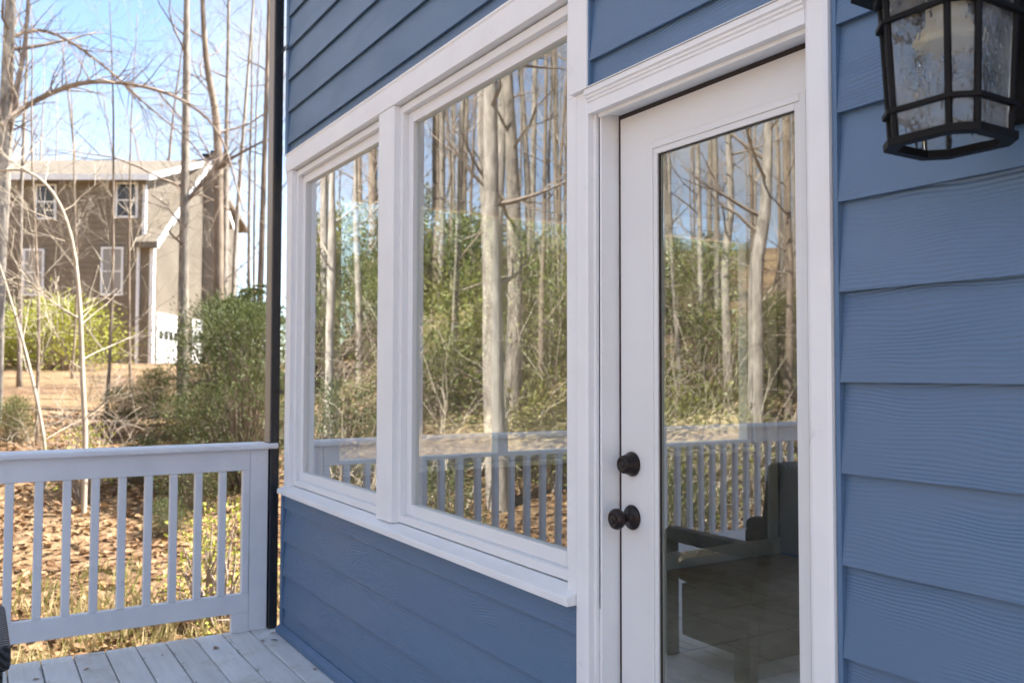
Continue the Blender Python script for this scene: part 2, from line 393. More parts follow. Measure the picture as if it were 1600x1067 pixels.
# side window (seen through the front panes) and an unseen back window added to let sun in
sw = MB(); X0, X1 = XL+.02, XL+.10
sw.box(X0, X1, .221, .27, .861, 2.439).box(X0, X1, 3.45, 3.499, .861, 2.439).box(X0, X1, .27, 3.45, .861, .915).box(X0, X1, .27, 3.45, 2.385, 2.439)
for ym in (1.33, 2.4): sw.box(X0+.002, X1-.002, ym-.035, ym+.035, .9155, 2.3845)
sw.box(X1+.019, X1+.034, 3.50, 3.58, .8, 2.52).box(X1+.019, X1+.034, .15, .22, .8, 2.52).box(X1+.019, X1+.034, .22, 3.5, 2.441, 2.52).box(X1+.0185, X1+.07, .2, 3.54, .835, .862)
side = hpart('window', sw, M['int_trim']); side['label'] = 'side window of the room, seen through the front glass'
for y0, y1 in ((.271, 1.294), (1.366, 2.364), (2.436, 3.449)):
    o = obj('pane', MB().box(XL+.055, XL+.061, y0, y1, .916, 2.384), M['pane_side']); attach(o, side)
hpart('corner_board', MB().box(XL+.119, XL+.137, 3.64, 3.735, .171, 2.741), M['int_trim'])
bw = MB(); 
bw.box(-1.999, -1.93, YB-.10, YB-.03, .301, 2.399).box(-.47, -.401, YB-.10, YB-.03, .301, 2.399).box(-1.93, -.47, YB-.10, YB-.03, .301, .37).box(-1.93, -.47, YB-.10, YB-.03, 2.33, 2.399)
hpart('window', bw, M['int_trim'])['label'] = 'unseen back window added to let sun into the room'

# lap siding: every board a wedge, its butt edge proud of the board below
EXPO = .178
def board(x0, x1, zb, ztop, zcut0=None):
    """one lap board with butt edge at zb; clipped between zcut0 and ztop"""
    zt = min(zb+EXPO+.03, ztop); z0 = zb
    L_ = EXPO+.03
    def yy(z): return -.022+.0175*(z-zb)/L_
    if zcut0 and zcut0 > zb: z0 = zcut0
    prof = [(yy(z0), z0), (yy(z0)+.0075, z0), (min(-.0006, yy(zt)+.0045), zt), (yy(zt), zt)]
    xc = (x0+x1)/2
    mb = MB().prism(prof, 'x', x0, x1)
    return hpart('siding_board', mb, M['siding'])
Z0 = .674
XC0 = XL+.036
for k in range(-4, 1):                                             # under the windows
    zb = Z0+EXPO*k
    if zb+EXPO > .05: board(XC0, -2.004, max(zb, -.2), .752, .052)
for k in range(0, 9):                                              # over the windows
    zb = 2.657-EXPO+EXPO*k
    board(XC0, -2.046, zb, zb+1, 2.600)
for k in range(-1, 9):                                             # over the door and out to its right
    zb = Z0+EXPO*(8+k)
    if zb+EXPO+.0 > 2.19: board(-1.947, -1.14, zb, zb+1, 2.192)
for k in range(-4, 17):
    zb = Z0+EXPO*k
    if zb+EXPO > .05: board(-1.1285, XR-.01, zb, zb+1, .052)
# painted caulk where the boards meet the white casings
hpart('caulk_strip', MB().box(-1.1395, -1.1288, -.0225, -.0005, .052, 4.3), M['blue_trim'])
hpart('caulk_strip', MB().box(-1.9535, -1.9472, -.0225, -.0005, 2.1925, 4.3), M['blue_trim'])
# corner board, base trim
hpart('corner_board', MB().box(XL-.006, XL+.033, -.024, -.001, 2.600, 4.3), M['blue_trim'], bevel=.002)
hpart('corner_board', MB().box(XL-.006, XL+.033, -.024, -.001, -.2, .752), M['blue_trim'], bevel=.002)
hpart('base_trim', MB().prism([(-.045, .004), (-.001, .004), (-.001, .05), (-.02, .05), (-.045, .03)], 'x', XL, -2.003), M['blue_trim'])
hpart('base_trim', MB().prism([(-.045, .004), (-.001, .004), (-.001, .05), (-.02, .05), (-.045, .03)], 'x', -1.135, XR-.02), M['blue_trim'])
hpart('corner_board', MB().box(-2.045, -1.954, -.028, -.001, 2.189, 4.3), M['white'], bevel=.003)

# ------------------------------------------------------------------ front windows: one unit of two lights
VIN, TRI = M['vinyl'], M['white']
win = hpart('window', MB().box(-3.432, -3.272, -.026, .03, .80, 2.4975), TRI, bevel=.003)
win['label'] = 'wide white framed window of two fixed lights'
def wsub(name, mb, m, parent=None, **k):
    return attach(obj(name, mb, m, **k), parent or win)
wsub('header_board', MB().prism([(-.03, 2.498), (.03, 2.498), (.03, 2.598), (-.034, 2.598), (-.034, 2.590), (-.03, 2.585)], 'x', -4.712, -2.0465), TRI, bevel=.002)
wsub('sill', MB().prism([(-.062, .757), (.05, .757), (.05, .80), (.0, .80), (-.062, .782)], 'x', -4.70, -2.0015), TRI, bevel=.003)
wsub('casing', MB().box(-4.70, -4.615, -.026, .03, .79, 2.496), TRI, bevel=.003)
wsub('casing', MB().box(-2.049, -2.003, -.026, .03, .79, 2.496), TRI, bevel=.003)
for x0, x1 in ((-4.6148, -3.4322), (-3.2718, -2.0492)):
    fr = MB()
    # stepped vinyl frame: outer step at y=.0, inner step at y=.03
    for (a, yf, yb) in ((.0, .000, .032), (.030, .025, .06)):
        b = a+.0295 if a == 0 else a+.045
        fr.box(x0+a, x0+b, yf, yb, .805+a, 2.492-a).box(x1-b, x1-a, yf, yb, .805+a, 2.492-a)
        fr.box(x0+b, x1-b, yf, yb, .805+a, .805+b).box(x0+b, x1-b, yf, yb, 2.492-b, 2.492-a)
    wsub('frame', fr, VIN, bevel=.002)
    wsub('pane', MB().box(x0+.0752, x1-.0752, .043, .049, .8803, 2.4167), M['pane'])

# ------------------------------------------------------------------ glazed door
XD0, XD1, YD = -1.912, -1.158, .060                                  # door leaf
door = hpart('door', MB().box(XD0, XD0+.135, YD, YD+.044, .06, 2.112).box(XD1-.121, XD1, YD, YD+.044, .06, 2.112)
             .box(XD0+.135, XD1-.121, YD, YD+.044, 2.005, 2.112).box(XD0+.135, XD1-.121, YD, YD+.044, .06, .26), M['door_paint'])
door['label'] = 'white glazed door with bronze knob'
LX0, LX1, LZ0, LZ1 = XD0+.135, XD1-.121, .26, 2.005
lf = MB()
for a, b, yf in ((-.012, .006, YD-.007), (.006, .022, YD-.004)):
    lf.box(LX0+a, LX0+b, yf, YD+.02, LZ0+a, LZ1-a).box(LX1-b, LX1-a, yf, YD+.02, LZ0+a, LZ1-a)
    lf.box(LX0+b, LX1-b, yf, YD+.02, LZ0+a, LZ0+b).box(LX0+b, LX1-b, yf, YD+.02, LZ1-b, LZ1-a)
# moulding pieces sit just in front of the leaf
wsub('lite_frame', lf, M['door_paint'], door, bevel=.002)
wsub('glazing_gasket', MB().box(LX0+.0222, LX0+.0262, YD+.001, YD+.006, LZ0+.022, LZ1-.022).box(LX0+.0262, LX1-.022, YD+.001, YD+.006, LZ1-.024, LZ1-.022), M['strip'], door)
wsub('pane', MB().box(LX0+.0205, LX1-.0205, YD+.007, YD+.013, LZ0+.0205, LZ1-.0205), M['pane'], door)
kx, kz = -1.864, 1.013
def hw(name, prof, z, m=M['bronze'], x=kx):
    return wsub(name, MB().lathe((x, YD-.0005, z), (0, -1, 0), prof, 32), m, door, smooth=True)
hw('door_knob', [(0, .033), (.004, .034), (.008, .031), (.012, .018), (.016, .0125), (.034, .0115), (.038, .016), (.042, .0235), (.049, .0278), (.057, .0285), (.064, .026), (.068, .021), (.0695, .018), (.068, .017), (.068, .0095), (.0705, .009), (.0705, 0.0005)], kz)
hw('deadbolt', [(0, .033), (.004, .034), (.009, .0315), (.012, .030), (.024, .0255), (.034, .0235), (.037, .0215), (.0375, .013), (.036, .0125), (.036, .0095), (.038, .009), (.038, .0005)], kz+.144)
wsub('latch_plate', MB().box(XD0-.004, XD0-.0005, YD+.004, YD+.03, kz-.03, kz+.03), M['bronze'], door)  # small bronze plate at the door edge, level with the knob
# door casing, jambs, stop, weatherstrip, head
jl = MB()
jl.prism([(-2.000, -.030), (-1.990, -.034), (-1.952, -.034), (-1.943, -.030), (-1.943, -.012), (-1.934, -.010), (-1.934, .0), (-2.000, .0)], 'z', -.05, 2.1875)
jl.prism([(-1.142, -.030), (-1.150, -.034), (-1.188, -.034), (-1.197, -.030), (-1.197, -.012), (-1.1975, .0), (-1.142, .0)], 'z', -.05, 2.1875)
frame = hpart('door_frame', jl, TRI)
frame['label'] = 'white door casing and jambs'
wsub('head_casing', MB().prism([(-.032, 2.122), (-.032, 2.152), (-.036, 2.155), (-.036, 2.161), (-.040, 2.164), (-.040, 2.170), (-.046, 2.173), (-.046, 2.187), (-.0005, 2.187), (-.0005, 2.122)], 'x', -1.9425, -1.1975), TRI, frame)
wsub('drip_cap', MB().prism([(-.050, 2.1885), (-.0005, 2.1885), (-.0005, 2.1915), (-.050, 2.1905)], 'x', -2.006, -1.136), TRI, frame)
wsub('jamb', MB().box(-1.9335, -1.9215, .0005, .12, -.02, 2.1415), M['white'], frame)
wsub('jamb', MB().box(-1.1475, -1.1405, .0005, .12, -.02, 2.1415), M['white'], frame)
wsub('jamb', MB().box(-1.921, -1.148, .0005, .12, 2.1255, 2.1405).box(-1.921, -1.1975, -.0115, .0, 2.1115, 2.1215), M['white'], frame)
wsub('weatherstrip', MB().box(-1.9212, -1.9125, YD+.001, YD+.03, .02, 2.125).box(-1.9125, -1.15, YD+.001, YD+.03, 2.1125, 2.125), M['strip'], frame)
wsub('threshold', MB().prism([(-.06, -.01), (.13, -.01), (.13, .045), (.05, .055), (-.06, .02)], 'x', -1.9325, -1.1485), M['threshold'], frame)

# ------------------------------------------------------------------ deck
deck = thing('deck', 'white painted plank deck in the shade of the blue house', 'deck', (-2.4, -2.2, 0))
def dpart(name, mb, m, **k):
    o = obj(name, mb, m, **k); return attach(o, deck)
DX0, DX1, PITCHB = -4.895, 2.2, .1437
yb = -.0092-.0015
bme = None
ye = -.046
gap = .0055
k = 0
y1 = -.012
edges = [y1] + [yb-PITCHB*i for i in range(1, 33)]
edges = [-.002, yb] + [yb-PITCHB*i for i in range(1, 34)]
for i in range(1, len(edges)-1):
    a, b = edges[i+1]+gap/2, edges[i]-gap/2
    jit = random.uniform(-.004, .004)
    mb = MB().box(DX0+jit, DX1, a, b, -.038, random.uniform(-.0012, .0008))
    dpart('deck_board', mb, M['deck'], bevel=.004)
dpart('deck_board', MB().box(DX0, DX1, yb+gap/2, .0-.0012, -.038, 0), M['deck'], bevel=.002)
DY = edges[-1]
dpart('rim_joist', MB().box(DX0+.03, DX0+.07, DY+.02, -.004, -.28, -.0395), M['rail_paint'])
jm = MB()
for i in range(12): jm.box(-4.2+i*.55, -4.16+i*.55, DY+.03, -.01, -.26, -.0395)
dpart('joist', jm, M['rail_paint'])
for (px, py) in ((-4.75, -2.4), (-4.75, DY+.12), (-1.5, DY+.12), (1.8, DY+.12)):
    dpart('support_post', MB().box(px-.06, px+.06, py-.06, py+.06, -1.2, -.2605), M['rail_paint'])

# railing along the open end of the deck
rail = thing('deck_railing', 'pale grey painted wooden railing with square balusters at the deck end', 'railing', (-4.86, -2.2, 0))
def rpart(name, mb, m=M['rail_paint'], **k):
    o = obj(name, mb, m, **k); return attach(o, rail)
RX = -4.850                                                           # face of the posts and rails towards the house
RY0, RY1 = DY+.02, -.112
posts = [(-.165, -.066), (-2.31, -2.205), (RY0, RY0+.1)]
rpart('handrail', MB().prism([(RX+.035, .985), (RX+.045, .99), (RX+.045, 1.008), (RX+.038, 1.016), (RX-.12, 1.016), (RX-.125, 1.008), (RX-.125, .985)], 'y', RY0-.03, -.067).prism([(RX+.028, .985), (RX+.045, .99), (RX+.045, 1.008), (RX+.038, 1.016), (RX+.028, 1.016)], 'y', -.0668, -.024), bevel=.003)
for (a, b) in posts:
    rpart('post', MB().box(RX-.09, RX-.001, a+.0005, b-.0005, .001, .9845), bevel=.003)
segs = [(-2.2045, -.1655), (RY0+.1005, -2.3105)]
for a, b in segs:
    rpart('upper_rail', MB().box(RX-.038, RX, a, b, .872, .9842), bevel=.003)
    rpart('bottom_rail', MB().box(RX-.038, RX+.002, a, b, .105, .207), bevel=.003)
    rpart('rail_block', MB().box(RX-.04, RX, b-.09, b, .001, .1045), bevel=.002)
y = -.1865
bal = MB().box(-.019, .019, -.019, .019, 0, .664).mesh('baluster'); fix(bal); bal.materials.append(M['rail_paint'])
while y > RY0+.13:
    if not (-2.34 < y < -2.17):
        o = bpy.data.objects.new('baluster', bal); col.objects.link(o); o.parent = rail
        o.location = (RX-.019-(-4.86), y+2.2, .2075); o.rotation_euler = (random.uniform(-.004, .004), random.uniform(-.003, .003), 0)
        bv = o.modifiers.new('edge', 'BEVEL'); bv.width = .003; bv.segments = 1
    y -= .1247

# downspout
ds = thing('downspout', 'dark ribbed metal downspout at the house corner beside the railing post', 'downspout', (-4.83, -.05, 0))
def profile_ribbed(cx, cy, hx, hy):
    pts = []
    n = 5
    for k in range(n):                                                # +x face with ribs
        y0 = cy-hy+2*hy*k/n; d = 2*hy/n
        pts += [(cx+hx, y0+d*.1), (cx+hx, y0+d*.45), (cx+hx-.006, y0+d*.6), (cx+hx-.006, y0+d*.95)]
    pts += [(cx+hx-.004, cy+hy), (cx-hx, cy+hy), (cx-hx, cy-hy)]
    for k in range(2):
        x0 = cx-hx+2*hx*k/2; d = hx
        pts += [(x0+d*.1, cy-hy), (x0+d*.4, cy-hy+.005), (x0+d*.6, cy-hy+.005), (x0+d*.9, cy-hy)]
    return pts
o = obj('pipe', MB().prism(profile_ribbed(-4.874, -.036, .042, .024), 'z', -.55, 5.5), M['downspout']); attach(o, ds)
for z in (1.30, 3.2):
    o = obj('bracket', MB().box(-4.832, -4.70, -.034, -.030, z-.012, z+.012), M['downspout']); attach(o, ds)

attach(obj('added_strip', MB().box(-4.935, -4.84, -.0655, -.0605, 1.02, 5.5), M['tan_strip']), ds)['label'] = 'added tan strip along the side of the downspout'  # thin strip added beside the pipe to give its side a pale band
# ------------------------------------------------------------------ wall lantern
LC = Vector((-.792, -.19, 0))
lan = thing('wall_lantern', 'black metal wall lantern with wavy glass panes on blue siding', 'wall lamp', (LC.x, LC.y, 1.75))
def lpart(name, mb, m, parent=None, **k):
    o = obj(name, mb, m, **k); return attach(o, parent or lan)
ZB, ZT, HB, HT = 1.757, 2.0, .0715, .083
def oct8(h, c=None):
    c = h*.38 if c is None else c
    return [(-h+c, -h), (h-c, -h), (h, -h+c), (h, h-c), (h-c, h), (-h+c, h), (-h, h-c), (-h, -h+c)]
def octat(z, off=0):
    h = HB+(HT-HB)*(z-ZB)/(ZT-ZB)+off
    return [Vector((LC.x+a, LC.y+b, z)) for a, b in oct8(h)]
def ringmesh(z0, z1, o_out, o_in):
    mb = MB(); A = octat(z0, o_out); B = octat(z1, o_out); C_ = octat(z1, o_in); D = octat(z0, o_in)
    for P in (A, B, C_, D): mb.v += [tuple(p) for p in P]
    for k in range(8):
        k2 = (k+1) % 8
        for r in range(4):
            r_ = (r+1) % 4; mb.f.append((r*8+k, r*8+k2, r_*8+k2, r_*8+k))
    return mb
lpart('bottom_ring', ringmesh(ZB-.002, ZB+.011, .009, -.010), M['black_metal'], bevel=.0015)
lpart('band', ringmesh(ZB+.049, ZB+.056, .0075, -.002), M['black_metal'])
lpart('band', ringmesh(ZB+.19, ZB+.197, .0075, -.002), M['black_metal'])
lpart('top_ring', ringmesh(ZT-.012, ZT+.006, .008, -.01), M['black_metal'])
A, B = octat(ZB+.012, -.0015), octat(ZT-.012, -.0015)
for k in range(8):
    lpart('corner_bar', MB().tube([A[k]+(A[k]-Vector((LC.x, LC.y, A[k].z)))*.0, B[k]], [.0052, .0052], 6), M['black_metal'])
for k in range(8):
    k2 = (k+1) % 8
    mb = MB(); ctr = (A[k]+A[k2]+B[k]+B[k2])/4; nrm = (A[k2]-A[k]).cross(B[k]-A[k]).normalized()
    if nrm.dot(ctr-Vector((LC.x, LC.y, ctr.z))) < 0: nrm = -nrm
    q = [A[k].lerp(A[k2], .05), A[k2].lerp(A[k], .05), B[k2].lerp(B[k], .05), B[k].lerp(B[k2], .05)]
    mb.v = [tuple(p-nrm*.0045) for p in q]+[tuple(p-nrm*.001) for p in q]
    mb.f = [(0, 1, 2, 3), (4, 7, 6, 5), (0, 4, 5, 1), (1, 5, 6, 2), (2, 6, 7, 3), (3, 7, 4, 0)]
    lpart('glass_pane', mb, M['lamp_glass'])
rm = MB()
for (z, h) in ((ZT+.0065, .12), (ZT+.016, .12), (ZT+.05, .09), (ZT+.085, .04), (ZT+.12, .02)):
    rm.v += [(LC.x+a, LC.y+b, z) for a, b in oct8(h)]
n = 5
for i in range(n-1):
    for k in range(8):
        k2 = (k+1) % 8; rm.f.append((i*8+k, i*8+k2, (i+1)*8+k2, (i+1)*8+k))
rm.f += [tuple(range(7, -1, -1)), tuple((n-1)*8+k for k in range(8))]
lpart('roof_cap', rm, M['black_metal'], bevel=.002)
lpart('back_plate', MB().box(LC.x-.052, LC.x+.052, -.034, -.018, 1.81, 2.16), M['black_metal'], bevel=.004)
lpart('arm', MB().tube([(LC.x, -.02, 2.13), (LC.x, -.08, 2.2), (LC.x, -.15, 2.215), (LC.x, -.19, 2.17)], [.009, .009, .009, .009], 10), M['black_metal'], smooth=True)
lpart('candle_sleeve', MB().lathe((LC.x, LC.y, ZT+.004), (0, 0, -1), [(0, .024), (.03, .026), (.055, .03), (.07, .04), (.082, .049), (.09, .049), (.092, .035)], 20), M['cream'], smooth=True)

# ------------------------------------------------------------------ wicker armchair (edge of it in view, the rest in the door glass)
ch = thing('wicker_armchair', 'dark woven wicker armchair on the deck at the left edge', 'armchair', (-3.05, -1.70, 0))
CO = Vector((-3.05, -1.70, 0))
def cpart(name, mb, m=M['wicker'], **k):
    o = obj(name, mb, m, **k); return attach(o, ch)
yn, yf = -1.365, -2.04
cpart('seat_base', MB().box(-3.33, -2.80, yf+.07, yn-.07, .10, .36), bevel=.01)
cpart('seat_cushion', MB().box(-3.37, -2.86, yf+.072, yn-.072, .361, .47), M['cushion'], bevel=.03)
cpart('backrest', MB().prism([(-2.86, .30), (-2.78, .30), (-2.66, .99), (-2.685, 1.01), (-2.73, 1.01), (-2.75, .99)], 'y', yf+.07, yn-.07), bevel=.012)
for (a, b) in ((yn-.068, yn), (yf, yf+.068)):
    cpart('arm', MB().prism([(-3.40, .57), (-3.385, .625), (-3.34, .642), (-2.83, .642), (-2.83, .57)], 'y', a, b), bevel=.015)
    cpart('front_leg', MB().box(-3.398, -3.335, a+.002, b-.002, .002, .5695), bevel=.012)
    cpart('back_leg', MB().box(-2.90, -2.80, a+.004, b-.004, .002, .2995), bevel=.01)

# ------------------------------------------------------------------ neighbour's house on the rise
HD = 39.0
fh = Vector((fwd.x, fwd.y, 0)).normalized(); rh = Vector((rgt.x, rgt.y, 0)).normalized()
def frame_pt(s, d, z): p = CAM + fh*d + rh*s; return (p.x, p.y, z)
nb_o = Vector(frame_pt(-20, 45, 1.7))
nb = thing('neighbour_house', 'two storey tan sided house with white garage doors beyond the trees', 'house', nb_o)
class HB_(MB):
    def sbox(s, s0, s1, d0, d1, z0, z1):
        b = len(s.v)
        s.v += [frame_pt(a, d, z) for z in (z0, z1) for (a, d) in ((s0, d0), (s1, d0), (s1, d1), (s0, d1))]
        s.f += [tuple(b+i for i in q) for q in ((0, 3, 2, 1), (4, 5, 6, 7), (0, 1, 5, 4), (1, 2, 6, 5), (2, 3, 7, 6), (3, 0, 4, 7))]
        return s
    def sprism(s, prof, s0, s1):                                       # prof in (depth, z)
        b = len(s.v); n = len(prof)
        s.v += [frame_pt(s0, d, z) for d, z in prof]+[frame_pt(s1, d, z) for d, z in prof]
        s.f += [tuple(b+i for i in range(n)), tuple(b+n+i for i in reversed(range(n)))]+[(b+i, b+n+i, b+n+(i+1) % n, b+(i+1) % n) for i in range(n)]
        return s
def npart(name, mb, m, parent=None, **k):
    o = obj(name, mb, m, **k); return attach(o, parent or nb)
def lapmat(name, c0, c1):
    m = mat(name, c0, .8, .3); v = coords(m, (1, 1, 1), 'Object'); w = N(m, 'ShaderNodeTexWave'); w.wave_type = 'BANDS'; w.bands_direction = 'Z'; w.wave_profile = 'SAW'
    w.inputs['Scale'].default_value = 1.55; L(m, v, w.inputs['Vector']); n = noisetex(m, v, .6, 5)
    L(m, ramp(m, n.outputs['Fac'], [(.35, c0), (.65, c1)]), bsdf(m).inputs['Base Color']); bump(m, w.outputs['Fac'], 1.0, .06); return m
M['tan'] = lapmat('tan_lap_siding', (.195, .168, .13), (.245, .213, .168))
M['nroof'] = varied('tan_shingle', (.15, .125, .095), (.22, .185, .14), 3, .9, bmp=.4, bscale=10, bdist=.03)
M['brick'] = varied('brown_chimney_siding', (.2, .17, .14), (.26, .225, .19), 6, .9)
M['dark_pane'] = mat('dark_window_glass', (.05, .055, .06), .1, .6)
M['blind'] = mat('pale_window_blind', (.32, .30, .27), .6)
K = HD/27.0
def zy(y, d): return CAM.z + (583.9-y)/FPX*d
def sx(x, d): return (x-800)/FPX*d
sR, sW = sx(223, HD), sx(237, HD)
zE = zy(276, HD); zb_ = zy(568, HD)-.6
dRidge = HD+6.6; zRidge = zE + .34*6.6
sL = sx(-330, HD)
npart('wall', HB_().sprism([(HD, zb_), (HD, zE), (dRidge, zRidge-.12), (HD+13.2, zE), (HD+13.2, zb_)], sL, sR), M['tan'])
t = .22
rr = HB_().sprism([(HD-.75, zE-.28), (HD-.75, zE-.05), (dRidge, zRidge+.12), (HD+13.9, zE-.05), (HD+13.9, zE-.28), (dRidge, zRidge-.1)], sL-.4, sR+.45)
npart('roof', rr, M['nroof'])
npart('fascia', HB_().sprism([(HD-.80, zE-.30), (HD-.80, zE-.04), (HD-.755, zE-.04), (HD-.755, zE-.30)], sL-.4, sR+.46), M['white'])
npart('rake_board', HB_().sprism([(HD-.80, zE-.31), (HD-.80, zE-.02), (dRidge, zRidge+.15), (dRidge, zRidge-.14)], sR+.455, sR+.51), M['white'])
zc_ = zb_+.1
while zc_ < zE-.35:
    npart('siding_board', HB_().sprism([(HD-.045, zc_), (HD-.002, zc_), (HD-.002, zc_+.245), (HD-.012, zc_+.245)], sL+.1, sR-.13), M['tan']); zc_ += .25
# garage wing with its steep gable
zW = zy(371, HD); dP = HD*564/485.; zP = zy(252, dP); dEnd = dP+.5*(dP-HD); sl = (zP-zW)/(dP-HD)
npart('wing_wall', HB_().sprism([(HD+.02, zb_), (HD+.02, zW), (dP, zP-.15), (dEnd, zP-(dEnd-dP)*sl), (dEnd, zb_)], sR-.3, sW), M['tan'])
sl = (zP-zW)/(dP-HD)
npart('wing_roof', HB_().sprism([(HD-.5, zW-.5*sl-.15), (HD-.5, zW-.5*sl+.12), (dP, zP+.16), (dEnd+.4, zP-(dEnd+.4-dP)*sl+.12), (dEnd+.4, zP-(dEnd+.4-dP)*sl-.15), (dP, zP-.1)], sR-.25, sW+.35), M['nroof'])
npart('rake_board', HB_().sprism([(HD-.52, zW-.5*sl-.2), (HD-.52, zW-.5*sl+.14), (dP, zP+.19), (dEnd+.42, zP-(dEnd+.42-dP)*sl+.14), (dEnd+.42, zP-(dEnd+.42-dP)*sl-.2), (dP, zP-.16)], sW+.355, sW+.42), M['white'])
npart('corner_board', HB_().sbox(sW-.16, sW+.02, HD-.02, HD+.2, zb_, zW-.5), M['white'])
npart('downspout', HB_().sbox(sR-.30, sR-.18, HD-.14, HD-.03, zb_, zW-.1), M['white'])
npart('corner_board', HB_().sbox(sR-.12, sR+.02, HD-.03, HD+.14, zW, zE-.35), M['white'])
chm = npart('chimney', HB_().sbox(sW+.005, sW+.75, dP-.1, dP+1.7, zb_, zy(244, dP)), M['brick'])
npart('chimney_cap', HB_().sbox(sW-.08, sW+.83, dP-.2, dP+1.8, zy(244, dP)+.001, zy(240, dP)).sbox(sW+.2, sW+.75, dP+.2, dP+.9, zy(240, dP)+.001, zy(232, dP)), M['black_metal'], chm)
for (x0, x1, y0, y1, p) in ((180, 209, 288, 338, 'dark_pane'), (54, 81, 291, 341, 'dark_pane'), (159, 188, 390, 460, 'blind'), (37, 64, 393, 461, 'blind'), (-70, -43, 293, 343, 'dark_pane'), (-80, -52, 395, 461, 'blind')):
    a, b, z1, z0 = sx(x0, HD), sx(x1, HD), zy(y0, HD), zy(y1, HD); f = .085
    wf = npart('window', HB_().sbox(a-f, a, HD-.10, HD-.005, z0-f, z1+f).sbox(b, b+f, HD-.10, HD-.005, z0-f, z1+f).sbox(a, b, HD-.10, HD-.005, z1, z1+f).sbox(a, b, HD-.12, HD-.005, z0-f, z0).sbox(a, b, HD-.085, HD-.005, (z0+z1)/2-.03, (z0+z1)/2+.03), M['white'])
    npart('pane', HB_().sbox(a+.002, b-.002, HD-.07, HD-.055, z0, (z0+z1)/2-.031), M[p], wf)
    npart('pane', HB_().sbox(a+.002, b-.002, HD-.07, HD-.055, (z0+z1)/2+.031, z1), M[p], wf)
def dep(x): return -sW*FPX/(800-x)
for (x0, x1) in ((245, 276), (300, 330)):
    d0, d1 = dep(x0), dep(x1); z0 = zy(567, HD)-.1; z1 = z0+2.15
    gd = npart('garage_door', HB_().sbox(sW+.01, sW+.05, d0, d1, z0, z1), M['white'])
    for q in range(4):
        for e in range(4):
            aa = d0+(d1-d0)*(q+.12)/4; bb = d0+(d1-d0)*(q+.88)/4; ca = z0+(z1-z0)*(e+.14)/4; cb = z0+(z1-z0)*(e+.86)/4
            if e == 2: npart('pane', HB_().sbox(sW+.052, sW+.06, aa, bb, ca, cb), M['dark_pane'], gd)
            else: npart('panel', HB_().sbox(sW+.052, sW+.065, aa, bb, ca, cb), M['white'], gd)
    npart('garage_trim', HB_().sbox(sW+.008, sW+.07, d0-.18, d0-.01, z0, z1+.18).sbox(sW+.008, sW+.07, d1+.01, d1+.18, z0, z1+.18).sbox(sW+.008, sW+.07, d0-.01, d1+.01, z1+.01, z1+.18), M['white'])

# ------------------------------------------------------------------ trees
def grow(mb, p, d, length, r, depth, rng, sides, droop=0.0, kids=4, seg=5, up=.06):
    pts = [p.copy()]; rr_ = [r]; d = d.normalized(); q = p.copy()
    for i in range(seg):
        d = (d + Vector((rng.gauss(0, .16), rng.gauss(0, .16), rng.gauss(0, .1)+up-droop))).normalized()
        q = q + d*length/seg; pts.append(q.copy()); rr_.append(max(r*(1-(i+1)/seg*.8), .0022))
    mb.tube(pts, rr_, sides, cap=False)
    if depth > 0:
        for k in range(kids):
            t = rng.uniform(.25, 1.0); i = min(int(t*seg), seg-1); b = pts[i].lerp(pts[i+1], t*seg-i)
            dd = (pts[i+1]-pts[i]).normalized(); ax = Vector((rng.gauss(0, 1), rng.gauss(0, 1), rng.gauss(0, .6)))
            ax = (ax-ax.dot(dd)*dd)
            if ax.length < 1e-3: continue
            nd = (dd*rng.uniform(.6, 1.1) + ax.normalized()*rng.uniform(.5, .9)).normalized()
            grow(mb, b, nd, length*rng.uniform(.42, .65), rr_[i]*rng.uniform(.45, .62), depth-1, rng, 3, droop, kids, max(3, seg-1), up)
def trunk_path(h, r, lean, rng, n=14, crook=.12):
    pts = []; x = y = 0.0; dx, dy = lean
    for i in range(n+1):
        pts.append(Vector((x, y, h*i/n))); dx += rng.gauss(0, crook)*.1; dy += rng.gauss(0, crook)*.1
        x += dx*h/n; y += dy*h/n
    return pts
def tree_parts(seed, h, r, first=.35, nb_=11, lean=(0, 0), crook=.25, path=None, blen=.22, depth=2, kids=4, radii=None, up=.06):
    rng = random.Random(seed); pts = path or trunk_path(h, r, lean, rng, 14, crook)
    if path: h = pts[-1].z-pts[0].z
    n = len(pts)-1
    rad_ = radii or [r*(1.25 if i == 0 else 1.0)*(1-.8*(i/n)**1.2) for i in range(n+1)]
    tb = MB().tube(pts, rad_, 10)
    bb = MB()
    for k in range(nb_):
        t = first+(1-first)*(k+rng.random())/nb_
        i = min(int(t*n), n-1); p = pts[i].lerp(pts[i+1], t*n-i)
        a = rng.uniform(0, 2*math.pi); el = rng.uniform(.25, 1.0)
        d = Vector((math.cos(a), math.sin(a), el))
        grow(bb, p, d, h*blen*rng.uniform(.6, 1.15)*(1.15-.5*t), max(rad_[i]*rng.uniform(.25, .42), .008), depth, rng, 4, 0, kids, 5, up)
    return tb, bb
VAR = []
